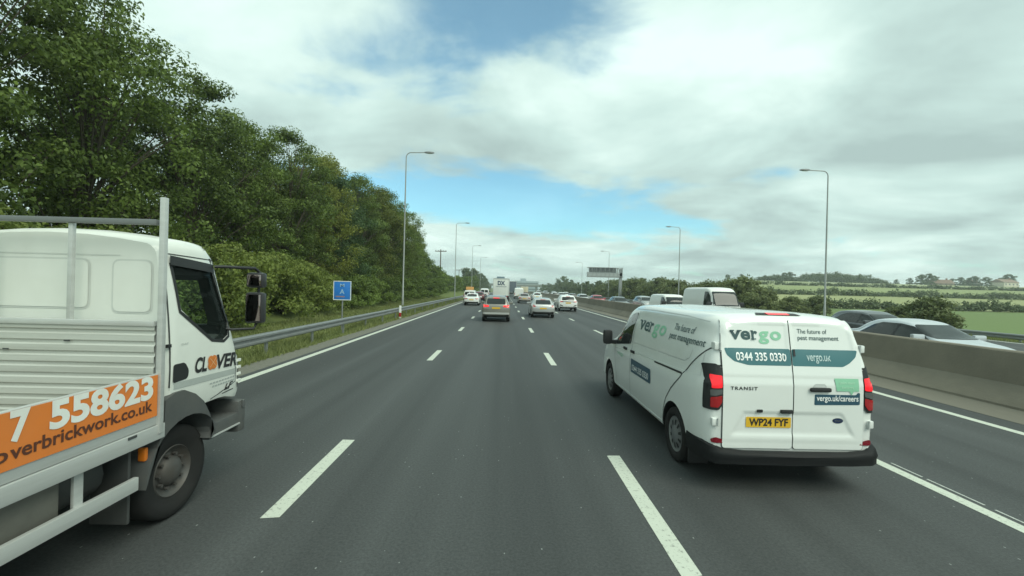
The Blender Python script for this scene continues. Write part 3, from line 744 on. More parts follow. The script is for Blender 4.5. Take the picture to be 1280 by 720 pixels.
for y, x, s in [(12, -13.2, 1.1), (18, -13, 1.1), (24, -13, 1.0), (31.6, -11.9, .8), (34.2, -11.8, .9), (37, -12.0, .85), (40, -11.9, .95), (43.5, -11.9, .9), (47, -12, .9), (51, -12, 1.0), (55, -11.8, .95), (59.5, -12, 1), (64, -11.9, .95), (69, -12, 1.0), (74, -12, 1.05), (79, -12.2, 1.1)]:
    place(dark[0], x, y, s)
# lower trees and scrub farther along the left side
G2 = 'low trees along the left verge in the distance'; L2 = 'low bushy tree in the distant row along the left verge'
small = make_tree(61, 6.0, 2.8, .3, 90, 70, .17, LEAF, L2, G2, .1)
for y, x, s in [(80, -14.4, 1.12), (86, -14.2, .98), (93, -14.4, .86), (100, -14, .78), (108, -14.2, .72), (116, -14, .70), (125, -13.6, .72), (134, -13.8, .78), (144, -13.4, .8), (155, -13.4, .85), (167, -13, .9), (180, -13, 1.0), (194, -12.8, 1.1)]:
    place(small, x, y, s)
G3 = 'round trees far along the left verge'; L3 = 'rounded tree far along the left side behind the orange backed van'
far = make_tree(71, 10, 4.2, .6, 80, 70, .26, LEAF4, L3, G3, .18)
for y, x, s in [(205, -15, 1.0), (216, -17.5, 1.05), (228, -14.5, 1.0), (243, -17, 1.02), (258, -14, .98), (276, -16, 1.0), (296, -13.5, .9), (320, -14, .82), (345, -13, .8), (372, -13.5, .7)]:
    place(far, x, y, s)
# hedge and trees beyond the oncoming carriageway
HG = 'bushes in the hedge beyond the far crash barrier'; HL = 'bushy green shrub in the hedge beyond the oncoming carriageway'
hb = [make_bush(81, 3.0, 2.3, 85, 70, .115, LEAF3, HL, HG), make_bush(82, 3.3, 2.1, 80, 70, .115, LEAF3, HL, HG)]
place(hb[0], 32.6, 33.2, .98, 'large dark bush behind the silver oncoming car at the field edge'); place(hb[1], 33.6, 37.2, .62, 'smaller bush left of the large dark bush behind the silver car')
yy_ = 57.0; i = 0
while yy_ < 150:
    place(hb[i % 2], 32.8 + rr_.uniform(-.6, .6) + max(0, 62 - yy_) * -.0, yy_, (1.42 + .25 * sstep(60, 110, yy_)) * rr_.uniform(.88, 1.14) * (.62 if yy_ < 58 else 1)); yy_ += 2.9 + .012 * yy_; i += 1
for x, y, s in [(36, 60, 1.1), (40, 60.5, .95), (44, 61, .9), (37, 68, 1.3)]: place(hb[i % 2], x, y, s, 'low bush trailing off the hedge into the near green field'); i += 1
HG2 = 'trees behind the far hedge on the right'; HL2 = 'green tree in the hedge line beyond the oncoming traffic'
ht = make_tree(91, 6.6, 3.1, .2, 80, 62, .2, LEAF4, HL2, HG2, .12)
for y, x, s in [(104, 36, .9), (116, 37, 1.02), (128, 34, .95), (142, 36, .95), (152, 33, .98), (163, 34.5, .95), (175, 33, 1.0), (188, 35, 1.05), (203, 34, 1.02), (220, 33, 1.1), (240, 34, 1.1), (300, 36, 1.2), (330, 34, 1.25), (365, 33, 1.2)]:
    place(ht, x, y, s)
place(ht, 36, 262, 1.75, 'tallest round tree in the distant hedge right of the bridge'); place(ht, 41, 268, 1.4, 'round tree just right of the tallest distant hedge tree')
# field hedgerows and far woods
def hedgerow(label, pts, h, w, n, lsize, seed, gap=0):
    rng = np.random.default_rng(seed); P = []
    pts = [np.array(p, float) for p in pts]; L = [np.linalg.norm(b - a) for a, b in zip(pts, pts[1:])]
    for i in range(n):
        u = rng.uniform(0, sum(L)); k = 0
        while u > L[k]: u -= L[k]; k += 1
        q = pts[k] + (pts[k + 1] - pts[k]) * u / L[k]
        hh = h * (.75 + .25 * math.sin(q[0] * .21 + seed) + .15 * math.sin(q[0] * .53 + 2 * seed)) * rng.uniform(.5, 1)
        z = float(ground_z(q[0], q[1]))
        P.append(clump_pts(rng, np.array((q[0] + rng.normal(0, w * .3), q[1] + rng.normal(0, w * .3), z + hh * rng.uniform(.25, .85))), w * .55, 16, .8))
    o = bpy.data.objects.new('hedgerow', leaf_mesh('hedgerow', np.concatenate(P), lsize, LEAF4, rng)); COL.objects.link(o)
    return tag(o, label, 'hedgerow')
hedgerow('nearest dark hedgerow dividing the green field from the pale field', [(40, 79), (75, 83), (180, 86)], 2.3, 1.5, 1500, .24, 1)
hedgerow('middle hedgerow across the pale fields below the crest', [(58, 150), (140, 154), (330, 150)], 3.0, 2.2, 1500, .34, 2)
hedgerow('far thin hedgerow crossing the upper fields', [(70, 236), (200, 232), (330, 236)], 2.6, 2.2, 900, .4, 3)
FT = 'scattered trees on the far field crest'; FTL = 'small dark tree standing on the far field crest'
ft = make_tree(95, 9, 4.4, .4, 60, 60, .36, LEAF4, FTL, FT, .16)
for px_, y, s in [(985, 330, .72), (992, 336, .8), (960, 330, .45), (1160, 326, .85), (1170, 330, .95), (1178, 332, .8), (1146, 332, .55), (1212, 330, .72), (1232, 332, .85), (1246, 330, .78), (1222, 334, .7), (1200, 334, .6), (1266, 338, .8), (1276, 340, 1.1), (1010, 338, .5), (930, 330, .5), (912, 330, .55), (1128, 330, .4)]:
    place(ft, (px_ - 629) / 555 * y, y, s)
def wood(label, x0, x1, y, h, n, seed):
    rng = np.random.default_rng(seed); P = []
    for i in range(n):
        f = rng.uniform(0, 1); x = x0 + (x1 - x0) * f; yy = y + rng.uniform(-6, 10)
        top = h * (math.sin(math.pi * min(1, max(0, f)) ** .8) ** .45) * (.82 + .12 * math.sin(x * .33) + .1 * math.sin(x * .9)); z = float(ground_z(x, yy))
        P.append(clump_pts(rng, np.array((x, yy, z + top * rng.uniform(.1, .9))), 1.9, 26, .75))
    o = bpy.data.objects.new('distant_wood', leaf_mesh('distant_wood', np.concatenate(P), .42, LEAF4, rng)); COL.objects.link(o)
    return tag(o, label, 'wood', kind='stuff')
wood('dark rounded wood on the far crest behind the street lamp', 226, 288, 332, 8.6, 900, 5)
wood('lower strip of wood left of the rounded wood on the crest', 196, 226, 334, 5.0, 300, 6)
wood('distant wooded strip closing the view beside the bridge', -60, -14, 400, 7, 400, 7)
wood('distant wooded strip behind the right hedge', 36, 190, 470, 8, 900, 8)
# grass on the verges
def grass(name, label, n, xr, yr, hgt, seed, col):
    rng = np.random.default_rng(seed); x = rng.uniform(*xr, n); y = yr[0] + (yr[1] - yr[0]) * rng.uniform(0, 1, n) ** 1.5; z = ground_z(x, y) - .02
    hh = hgt * rng.uniform(.4, 1.3, n) * (1 + .5 * np.sin(x * 2.1 + y * .7)); a = rng.uniform(0, 6.28, n); w = .012 + .0006 * y
    lx = rng.normal(0, .4, n) * hh; ly = rng.normal(0, .4, n) * hh
    P = np.stack([np.stack([x - np.cos(a) * w, y - np.sin(a) * w, z], 1), np.stack([x + np.cos(a) * w, y + np.sin(a) * w, z], 1), np.stack([x + lx, y + ly, z + hh], 1)], 1).reshape(-1, 3)
    me = bpy.data.meshes.new(name); me.vertices.add(3 * n); me.vertices.foreach_set('co', P.astype(np.float32).ravel()); me.loops.add(3 * n); me.loops.foreach_set('vertex_index', np.arange(3 * n, dtype=np.int32))
    me.polygons.add(n); me.polygons.foreach_set('loop_start', np.arange(0, 3 * n, 3, dtype=np.int32)); me.update(calc_edges=True); me.validate(); me.materials.append(col)
    o = bpy.data.objects.new(name, me); COL.objects.link(o); return tag(o, label, 'grass', kind='stuff')
GR = leafmat('grass_blade', (.12, .15, .048), (.31, .34, .13), .38)
grass('verge_grass', 'rough grass growing along the left verge around the crash barrier', 60000, (-10.8, -6.65), (5, 75), .20, 1, GR)
grass('verge_grass', 'rough grass along the far verge below the field edge', 30000, (27.4, 34), (14, 70), .28, 2, GR)

# ================================================================== VEHICLES
def car_stations(L, H, hw, kind):
    s = H / 1.5; b = .94 * s
    if kind == 'hatch':
        return [(0, .46, b - .16, b - .06, hw * .80, hw * .84, hw * .70), (.06, .36, b - .06, b + .02, hw * .93, hw * .94, hw * .76), (.2, .28, b, b + .13, hw * .985, hw * .985, hw * .78), (.45, .24, b, H * .865, hw, hw, hw * .76), (.8, .22, b, H * .965, hw, hw, hw * .74),
                (1.5, .22, b - .01, H, hw, hw, hw * .73), (2.1, .22, b - .03, H * .99, hw, hw, hw * .72), (2.6, .22, b - .05, H * .90, hw, hw, hw * .72), (L - 1.15, .22, b - .06, b + .05, hw, hw * .99, hw * .80), (L - .6, .24, b - .16, b - .07, hw * .985, hw * .97, hw * .80), (L - .15, .28, b - .30, b - .2, hw * .9, hw * .88, hw * .70), (L, .34, b - .42, b - .34, hw * .72, hw * .70, hw * .55)]
    if kind == 'suv':
        return [(0, .50, b - .16, b - .05, hw * .84, hw * .87, hw * .74), (.05, .38, b - .04, b + .05, hw * .95, hw * .955, hw * .78), (.15, .32, b, b + .20, hw * .99, hw * .985, hw * .78), (.32, .30, b, H * .89, hw, hw, hw * .76), (.55, .28, b, H * .965, hw, hw, hw * .75),
                (1.3, .27, b, H, hw, hw, hw * .745), (2.1, .27, b - .02, H * .985, hw, hw, hw * .73), (2.65, .27, b - .04, H * .90, hw, hw, hw * .73), (L - 1.2, .27, b - .05, b + .06, hw, hw * .99, hw * .82), (L - .5, .28, b - .12, b - .03, hw * .985, hw * .97, hw * .82), (L - .12, .32, b - .28, b - .16, hw * .91, hw * .9, hw * .74), (L, .40, b - .42, b - .33, hw * .76, hw * .75, hw * .6)]
    if kind == 'sedan':
        return [(0, .46, b - .14, b - .04, hw * .78, hw * .82, hw * .66), (.08, .34, b - .05, b + .02, hw * .93, hw * .93, hw * .76), (.35, .26, b - .01, b + .08, hw * .985, hw * .98, hw * .80), (.75, .24, b, b + .13, hw, hw, hw * .80), (1.25, .22, b, H * .90, hw, hw, hw * .76), (1.7, .22, b, H * .985, hw, hw, hw * .74),
                (2.2, .22, b - .02, H, hw, hw, hw * .73), (2.7, .22, b - .03, H * .965, hw, hw, hw * .72), (3.1, .22, b - .05, H * .85, hw, hw, hw * .73), (L - 1.25, .22, b - .06, b + .06, hw, hw * .99, hw * .80), (L - .6, .24, b - .15, b - .05, hw * .985, hw * .97, hw * .80), (L - .15, .28, b - .30, b - .2, hw * .9, hw * .88, hw * .70), (L, .34, b - .42, b - .34, hw * .72, hw * .70, hw * .55)]
    if kind == 'van':
        b = 1.08 * (H / 2.0) ** .6
        return [(0, .40, b, H * .93, hw * .93, hw * .95, hw * .80), (.04, .34, b, H * .955, hw * .97, hw * .98, hw * .83), (.15, .30, b, H * .975, hw * .99, hw, hw * .85), (.6, .26, b, H, hw, hw, hw * .86), (L - 2.2, .26, b, H, hw, hw, hw * .86), (L - 1.75, .26, b, H * .97, hw, hw, hw * .84), (L - 1.35, .26, b, H * .82 + .06, hw, hw, hw * .82),
                (L - .85, .26, b - .04, b + .10, hw, hw * .985, hw * .82), (L - .35, .28, b - .16, b - .05, hw * .97, hw * .95, hw * .78), (L - .08, .32, b - .34, b - .24, hw * .9, hw * .87, hw * .7), (L, .38, b - .48, b - .40, hw * .75, hw * .72, hw * .55)]
def make_car(label, cat, name, L, H, hw, kind, paint, plate='rear', brake=False, wheels=True, group=None, rearglass=True):
    t = thing(name, label, cat, (0, 0, 0), 0, group); s = H / 1.5; b = .94 * s if kind != 'van' else 1.08 * (H / 2.0) ** .6
    body = bm_obj('body', loft_body(car_stations(L, H, hw, kind), rr=.14 if kind != 'van' else .16, crease=.012), paint, t, 40)
    wr = .32 * min(1.12, max(1, s)) if kind != 'van' else .34
    ax = (.82 if kind != 'van' else .95, L - .88)
    cut(body, arch_cutter(ax, wr * 1.13, wr, hw), BLACK)
    bv = bvh_of(body)
    for y in ax:
        for sd_ in (-1, 1): wheel(t, sd_ * (hw - .115), y, wr, .21, sd_)
    w = hw
    if kind == 'van':
        if rearglass:
            for a in (-1, 1): patch('rear_window', bv, 'B', [(a * .06, b + .1), (a * w * .80, b + .1), (a * w * .72, H * .86), (a * .06, H * .86)], GLASS, t)
        patch('windscreen', bv, 'F', [(-w * .83, b + .13), (w * .83, b + .13), (w * .75, H * .90), (-w * .75, H * .90)], GLASS, t, off=.014, r=.08, res=.05)
        for sd_ in 'LR': patch('side_window', bv, sd_, [(L - 2.15, b + .08), (L - 1.05, b + .06), (L - 1.42, H * .78), (L - 1.75, H * .90), (L - 2.15, H * .90)], GLASS, t, r=.05)
        patch('rear_bumper', bv, 'B', [(-w * .96, .34), (w * .96, .34), (w * .96, .56), (-w * .96, .56)], BLACK, t, off=.02)
        for a in (-1, 1):
            patch('tail_light', bv, 'B', [(a * w * .84, .8), (a * w * .95, .8), (a * w * .95, 1.25), (a * w * .86, 1.25)], REDL, t, off=.008)
            patch('headlight', bv, 'F', [(a * w * .52, b - .28), (a * w * .86, b - .34), (a * w * .88, b - .12), (a * w * .60, b - .16)], LAMPW, t, off=.006)
        patch('grille', bv, 'F', [(-w * .5, .52), (w * .5, .52), (w * .5, .74), (-w * .5, .74)], BLACK, t, off=.006)
    else:
        y0, y1 = (.12, .75)
        rw = (.66, .60) if kind != 'suv' else (.68, .63)
        zt = H * .90 if kind != 'sedan' else H * .93; zb_ = b + (.10 if kind != 'sedan' else .17)
        patch('rear_window', bv, 'B', [(-w * rw[0], zb_), (w * rw[0], zb_), (w * rw[1], zt), (-w * rw[1], zt)], GLASS, t, off=.012, r=.09, res=.05)
        patch('windscreen', bv, 'F', [(-w * .76, b + .09), (w * .76, b + .09), (w * .64, H * .92), (-w * .64, H * .92)], GLASS, t, off=.012, r=.08, res=.05)
        rear_y = {'hatch': .75, 'suv': .75, 'sedan': 1.25}[kind]; fr = {'hatch': 1.32, 'suv': 1.35, 'sedan': 1.45}[kind]
        for sd_ in 'LR':
            patch('side_window', bv, sd_, [(rear_y - .12, b + .05), (L - fr + .02, b + .01), (L - fr - .62, H * .885), (L - fr - 1.0, H * .925), (rear_y + .62, H * .925), (rear_y + .30, H * .86)], GLASS, t, off=.007, r=.06, res=.05)
            seam('window_pillar', bv, sd_, [(L * .5 - .05, b + .03), (L * .5 - .02, H * .92)], .07, BLACK, t, off=.010)
        hz = b - .10 if kind != 'suv' else b - .04
        lens = REDON if brake else REDL
        for a in (-1, 1):
            patch('tail_light', bv, 'B', [(a * w * .50, hz - .03), (a * w * .90, hz - .06), (a * w * .93, hz + .10), (a * w * .52, hz + .07)] if kind != 'hatch' else [(a * w * .58, hz), (a * w * .90, hz - .02), (a * w * .88, hz + .16), (a * w * .68, hz + .11)], lens, t, off=.007, r=.03)
            patch('headlight', bv, 'F', [(a * w * .45, b - .36), (a * w * .84, b - .33), (a * w * .86, b - .20), (a * w * .52, b - .26)], LAMPW, t, off=.007)
        patch('high_brake_light', bv, 'B', [(-w * .22, zt + .012), (w * .22, zt + .012), (w * .22, zt + .05), (-w * .22, zt + .05)], lens, t, off=.01, r=.01)
        patch('rear_bumper', bv, 'B', [(-w * .86, .30), (w * .86, .30), (w * .90, .50), (w * .55, .44), (-w * .55, .44), (-w * .90, .50)], BLACK, t, off=.012)
        patch('grille', bv, 'F', [(-w * .5, .36), (w * .5, .36), (w * .5, .56), (-w * .5, .56)], BLACK, t, off=.008)
    pz = hz - .16 if kind != 'van' else .72
    patch('number_plate', bv, 'B', [(-.26, pz), (.26, pz), (.26, pz + .11), (-.26, pz + .11)], PLATE, t, off=.014, r=.008)
    for sd_ in (-1, 1):
        bm = bmesh.new(); my = L - (1.62 if kind != 'van' else 1.18); mz = b + (.10 if kind != 'van' else .2)
        box(bm, sd_ * (w - .16), sd_ * (w + .20), my - .07, my + .06, mz - .08, mz + .09 + (.1 if kind == 'van' else 0), .04)
        mo = bm_obj('wing_mirror', bm, paint if kind != 'van' else BLACK, t, 40)
    return t, bv
def paint(name, col, metal=.0, rough=.35, **k): return pmat(name + '_paint', col, rough=rough, metal=metal, coat=.7, var=.04, **k)
def drive(t, x, y, rz=0): t.location = (x, y, zr(y)); t.rotation_euler = (0, 0, rz)

# ---------------------------------------------------------------- cars ahead
BEIGE = paint('bronze_grey', (.235, .225, .20), .35); SILV = paint('silver', (.50, .51, .50), .5); PW = paint('white_car', (.78, .79, .77))
suv, bvs = make_car('bronze grey off road style car with lit brake lights in the lane ahead', 'car', 'crossover_car', 4.5, 1.66, .90, 'suv', BEIGE, brake=True)
drive(suv, -.42, 28.3)
patch('lower_trim', bvs, 'B', [(-.84, .50), (.84, .50), (.84, .62), (-.84, .62)], pmat('silver_trim', (.5, .5, .48), metal=.4), suv, off=.010, r=.02)
for a in (-1, 1): tubeo('roof_rail', [(a * .60, .75, 1.63), (a * .60, 1.2, 1.70), (a * .59, 2.3, 1.68), (a * .58, 2.6, 1.60)], .018, CHROME, suv)
hat, bvh_ = make_car('silver hatchback with sloping rear window in the lane left of the white car', 'car', 'hatchback', 4.35, 1.48, .90, 'hatch', SILV)
drive(hat, 3.05, 33.3)
ws, bvw = make_car('white crossover car with black lower bumper in the lane by the barrier', 'car', 'crossover_car', 4.4, 1.60, .93, 'suv', PW)
drive(ws, 6.48, 43.8)
for a in (-1, 1): patch('bumper_vent', bvw, 'B', [(a * .50, .50), (a * .82, .62), (a * .80, .70), (a * .55, .60)], BLACK, ws, off=.016, r=.02)
patch('boot_shadow_strip', bvw, 'B', [(-.60, .96), (.60, .96), (.55, 1.02), (-.55, 1.02)], BLACK, ws, off=.012, r=.02).name = 'boot_shade_strip'  # black strip paints a shadow across the boot
wc, _b = make_car('white saloon car driving in the left lane beside the verge', 'car', 'saloon_car', 4.6, 1.44, .90, 'sedan', PW); drive(wc, -3.72, 52.5)
wc['label'] = 'white saloon car in the left lane ahead of the dropside truck'
bg, _b = make_car('pale bronze saloon car behind the small white panel van', 'car', 'saloon_car', 4.6, 1.44, .92, 'sedan', paint('pale_bronze', (.46, .42, .38), .35)); drive(bg, 3.15, 64.5)
w2, _b = make_car('small white hatchback partly hidden behind the silver hatchback', 'car', 'hatchback', 4.2, 1.5, .88, 'hatch', paint('pale_green_white', (.66, .72, .69))); drive(w2, 6.2, 80)
mr_, _b = make_car('dark maroon car in the left lane between two white vehicles', 'car', 'hatchback', 4.2, 1.5, .88, 'hatch', paint('maroon', (.16, .03, .04))); drive(mr_, -3.75, 69)
v1, _b = make_car('white car van in the left lane left of the parcel lorry', 'van', 'panel_van', 4.6, 1.95, .92, 'van', PW); drive(v1, -3.85, 92)
v2, _b = make_car('white panel van with dark rear edges right of the parcel lorry', 'van', 'panel_van', 5.2, 2.25, 1.0, 'van', WHITE2, rearglass=False); drive(v2, 3.3, 92)
# ---------------------------------------------------------------- lorries ahead
def box_lorry(label, name, x, y, w, h, ln, wallm, zf=1.05):
    t = thing(name, label, 'lorry', (x, y, zr(y)))
    bm = bmesh.new(); box(bm, -w / 2, w / 2, 0, ln, zf, h, .05); bxm = bm_obj('box_body', bm, wallm, t, 40)
    bm = bmesh.new(); box(bm, -w / 2 + .3, w / 2 - .3, .2, ln + 2.2, .6, zf - .01, .02); bm_obj('chassis', bm, BLACK, t, 40)
    bm = bmesh.new(); box(bm, -w / 2 + .05, w / 2 - .05, ln + .25, ln + 2.2, .7, min(h, 3.0), .15); bm_obj('cab', bm, wallm, t, 40)
    bm = bmesh.new(); box(bm, -w / 2, w / 2, -.06, .12, .5, .78, .02); bm_obj('rear_bumper', bm, BLACK, t, 40)
    for a in (-1, 1):
        bm = bmesh.new(); box(bm, a * (w / 2 - .45) - .17, a * (w / 2 - .45) + .17, -.09, -.055, .80, .94, .01); bm_obj('tail_light', bm, REDL, t)
        for yy in (1.2, ln + 1.2): wheel(t, a * (w / 2 - .18), yy, .48, .3, a, 'truck')
    frame = bmesh.new()
    for a in ((-w / 2, -w / 2 + .09, zf, h), (w / 2 - .09, w / 2, zf, h), (-w / 2 + .09, w / 2 - .09, h - .10, h), (-w / 2 + .09, w / 2 - .09, zf, zf + .08)): box(frame, a[0], a[1], -.05, -.002, a[2], a[3], .01)
    bm_obj('door_frame', frame, pmat('lorry_frame', (.55, .57, .56), metal=.3), t, 40)
    if 'DX' in label: return t
    sm = bmesh.new(); box(sm, -.012, .012, -.02, -.003, zf + .09, h - .11); 
    for a in (-.3, .3): tube(sm, [(a, -.03, zf + .1), (a, -.03, h - .12)], .018, 6)
    bm_obj('lock_bar', sm, GALV, t)
    return t
DXW = pmat('lorry_white', (.72, .745, .71), rough=.45, var=.05, dirt=.15, dirt_col=(.5, .48, .42))
dx = box_lorry('white box lorry lettered DX on its rear doors in the lane ahead', 'box_lorry', -.30, 67, 2.5, 3.62, 6.5, DXW, 1.0)
fl = Flat(-.004); NAVY = pmat('navy_ink', (.02, .05, .10), rough=.5)
for txt, u, v, w_, h_, bo in (('DX', -.55, 2.62, 1.12, .58, .05), ('Delivered Exactly', -.80, 2.30, 1.62, .16, .012)):
    lettering(fl, 'B', txt, u, v, w_, h_, NAVY, dx, bold=bo, off=.006)
bm = bmesh.new(); box(bm, -.8, .5, 6.7, 8.4, 3.62, 4.05, .1); bm_obj('roof_deflector', bm, pmat('slate_blue', (.12, .18, .22)), dx, 40)
box_lorry('dark blue box lorry partly hidden ahead of the parcel lorry', 'box_lorry', 2.45, 122, 2.5, 4.1, 8, pmat('dark_blue_curtain', (.10, .125, .155), rough=.6, var=.2))
box_lorry('cream box lorry far ahead under the bridge', 'box_lorry', 7.3, 150, 2.45, 2.95, 6, pmat('cream_box', (.62, .56, .40), rough=.5), .9)
# pick-up with an orange board at the left edge
ob, _b = make_car('small white van carrying an orange board on its roof at the left edge', 'van', 'panel_van', 4.6, 1.72, .85, 'van', PW); drive(ob, -4.75, 63)
ORB = pmat('orange_board', (.62, .33, .11), rough=.6, var=.15)
bxo('warning_board', (-.56, .56, .5, .6, 1.78, 2.22), ORB, ob, .02)
for a in (-.5, .5): tubeo('board_leg', [(a, .55, 1.66), (a, .55, 1.82)], .03, GALV, ob)
# ---------------------------------------------------------------- oncoming traffic
SIL2 = paint('light_silver', (.58, .61, .64), .35, .3)
sed, bsd = make_car('silver saloon car passing close behind the concrete barrier beside the white van', 'car', 'saloon_car', 5.0, 1.50, .92, 'sedan', SIL2); drive(sed, 13.35, 16.4, math.pi)
for s_ in 'LR':
    seam('door_gap', bsd, s_, [(2.45, .5), (2.42, .90)], .012, BLACK, sed)
    seam('window_trim', bsd, s_, [(1.06, .965), (2.2, .965), (3.38, .945)], .025, CHROME, sed, off=.009)
dk, _b = make_car('dark grey car in the next lane behind the silver saloon', 'car', 'hatchback', 4.5, 1.53, .9, 'hatch', paint('graphite', (.11, .12, .13), .5)); drive(dk, 17.4, 22.6, math.pi)
ov1, _b = make_car('lower oncoming white panel van left of the taller white van', 'van', 'panel_van', 5.0, 1.98, .95, 'van', WHITE2); drive(ov1, 13.9, 39.2, math.pi)
ov2, _b = make_car('taller high roofed oncoming white panel van above the near van roof', 'van', 'panel_van', 5.7, 2.55, 1.0, 'van', WHITE2); drive(ov2, 14.2, 32.6, math.pi)
LAMPON = pmat('lit_headlamp', (.9, .9, .85), emit=1.0)
onc = [('dark blue grey oncoming car half hidden behind the barrier near the gantry post', 13.5, 53.5, (.10, .12, .13), 'hatch'), ('pale grey oncoming car beside the dark one below the gantry', 17.0, 55.0, (.34, .36, .36), 'suv'), ('red oncoming car with headlights below the sign gantry', 13.4, 65, (.42, .035, .05), 'hatch'),
       ('silver oncoming car left of the red car', 13.3, 76, (.5, .52, .52), 'hatch'), ('dark grey oncoming car behind the white crossover', 13.4, 88, (.14, .15, .15), 'sedan'), ('white oncoming car second beyond the crossover roof', 13.2, 102, (.75, .76, .74), 'hatch'),
       ('white oncoming car farther up the queue in the same lane', 13.3, 116, (.74, .75, .73), 'sedan'), ('white oncoming car in the outer lane far up the queue', 16.9, 121, (.76, .77, .75), 'hatch'), ('distant pale oncoming car near the bridge', 13.2, 140, (.6, .62, .62), 'suv'), ('distant grey oncoming car in the outer lane near the bridge', 17, 150, (.4, .42, .42), 'hatch'), ('farthest white oncoming car close to the bridge', 13.3, 168, (.74, .75, .73), 'suv')]
protos = {}
for i, (lab, x, y, col, kd) in enumerate(onc):
    pm = paint('oncoming_%d' % i, col, .1)
    if kd not in protos:
        c, _b = make_car(lab, 'car', {'hatch': 'hatchback', 'sedan': 'saloon_car', 'suv': 'crossover_car'}[kd], 4.3 if kd == 'hatch' else 4.5, {'hatch': 1.5, 'sedan': 1.45, 'suv': 1.62}[kd], .89, kd, pm); protos[kd] = (c, pm)
    else:
        c = copy_tree(protos[kd][0]); c['label'] = lab; swap_mat(c, protos[kd][1], pm)
    if 'red' in lab[:4]: swap_mat(c, LAMPW, LAMPON)
    c['group'] = 'oncoming cars in the queue beyond the barrier'; drive(c, x, y, math.pi)

# ================================================================== THE WHITE PEST CONTROL VAN
van = thing('panel_van', 'white pest control van with green and teal lettering on its rear doors', 'van', (3.28, 4.92, 0))
vst = [(0, .42, 1.24, 1.85, .87, .87, .735), (.03, .40, 1.24, 1.89, .91, .91, .765), (.08, .38, 1.24, 1.92, .945, .945, .79), (.16, .36, 1.24, 1.94, .97, .975, .81), (.35, .34, 1.24, 1.955, .995, 1.0, .835), (.8, .33, 1.235, 1.965, 1.0, 1.01, .85),
       (2.6, .33, 1.22, 1.965, 1.0, 1.01, .86), (3.1, .33, 1.205, 1.945, 1.0, 1.01, .85), (3.5, .33, 1.19, 1.86, 1.0, 1.01, .835), (3.95, .33, 1.175, 1.60, 1.0, 1.0, .82), (4.4, .33, 1.13, 1.31, 1.0, .99, .82), (4.7, .33, 1.05, 1.17, .99, .975, .80), (5.1, .33, .94, 1.06, .965, .94, .75), (5.35, .36, .72, .86, .88, .86, .66), (5.45, .42, .56, .66, .74, .72, .55)]
VB = bm_obj('body', loft_body(vst, step=.07, crown=.03, rr=.15, lean=(.20, 1.18), crease=.022, bulge=.03), WHITE, van, 40)
cut(VB, arch_cutter((.86, 4.38), .405, .36, 1.0, .32), BLACK)
vb = bvh_of(VB)
TEAL = pmat('teal_vinyl', (.055, .165, .185), rough=.35, var=.03); DTEAL = pmat('dark_teal_vinyl', (.030, .085, .125), rough=.35, var=.03); MINT = pmat('mint_vinyl', (.27, .56, .38), rough=.35, var=.03)
INKT = pmat('slate_lettering', (.04, .085, .09), rough=.4); LET = pmat('white_lettering', (.82, .84, .83), rough=.4); GAP = pmat('panel_gap', (.05, .055, .055), rough=.8); SOFT = pmat('seam_and_crease_shade', (.50, .52, .51), rough=.5)  # SOFT is the grey for seams and for painted crease shade
for y in (.86, 4.38):
    for s in (-1, 1): wheel(van, s * .885, y, .345, .225, s)
# two rear doors, a hair proud of dark seals
SX = .0
for a, b in ((-.80, SX - .005), (SX + .005, .80)):
    seal = patch('door_seal', vb, 'B', [(a - .006, .472), (b + .006, .472), (b + .006, 1.905), (a + (.055 if a < 0 else 0), 1.905), (a - .006, 1.55)] if a < 0 else [(a - .006, .472), (b + .006, .472), (b + .006, 1.55), (b - .055, 1.905), (a - .006, 1.905)], pmat('door_seal_grey', (.14, .15, .15), rough=.8), van, off=.0025, r=.035, res=.06)
def ramp(x, a, b): t_ = min(1, max(0, (x - a) / (b - a))); return t_ * t_ * (3 - 2 * t_)
def door_press(u, v):
    """pressed panels of the rear doors: window shape, waist swage, plate recess, lower crease"""
    a = abs(u); k = .024
    w = ramp(v, 1.52, 1.52 + k) * ramp(1.865, v, v + k) if False else ramp(v, 1.515, 1.515 + k) * (1 - ramp(v, 1.845, 1.845 + k))
    w *= ramp(a, .025, .025 + k) * (1 - ramp(a, .715 - .12 * max(0, v - 1.5), .715 - .12 * max(0, v - 1.5) + k))
    edge = .70 - .55 * max(0, v - .62)
    p = ramp(v, .60, .66) * (1 - ramp(v, .862, .862 + k)) * (1 - ramp(a, edge - .03, edge + .02))
    return .020 - .010 * w - .012 * p - .005 * (1 - ramp(v, 1.262, 1.29)) - .003 * (1 - ramp(v, .548, .566))
ld = patch('rear_door', vb, 'B', [(-.795, .478), (SX - .006, .478), (SX - .006, 1.90), (-.742, 1.90), (-.795, 1.55)], WHITE, van, off=0, r=.035, res=.02, disp=door_press)
rd = patch('rear_door', vb, 'B', [(SX + .006, .478), (.795, .478), (.795, 1.55), (.742, 1.90), (SX + .006, 1.90)], WHITE, van, off=0, r=.035, res=.02, disp=door_press)
vb0 = vb; vb = bvh_of([VB, ld, rd])
patch('teal_band', vb, 'B', [(-.765, 1.585), (SX - .008, 1.585), (SX - .008, 1.40), (-.50, 1.40), (-.66, 1.44), (-.74, 1.51)], TEAL, ld, off=0.0015, r=.02)
patch('teal_band', vb, 'B', [(SX + .008, 1.585), (.765, 1.585), (.74, 1.51), (.66, 1.44), (.58, 1.40), (SX + .008, 1.40)], TEAL, rd, off=0.0015, r=.02)
lettering(vb, 'B', '0344 335 0330', -.635, 1.452, .575, .085, LET, ld, bold=.022, off=0.0050)
lettering(vb, 'B', 'vergo.uk', .175, 1.462, .275, .088, pmat('pale_lettering', (.50, .62, .62)), rd, bold=.01, off=0.0050)
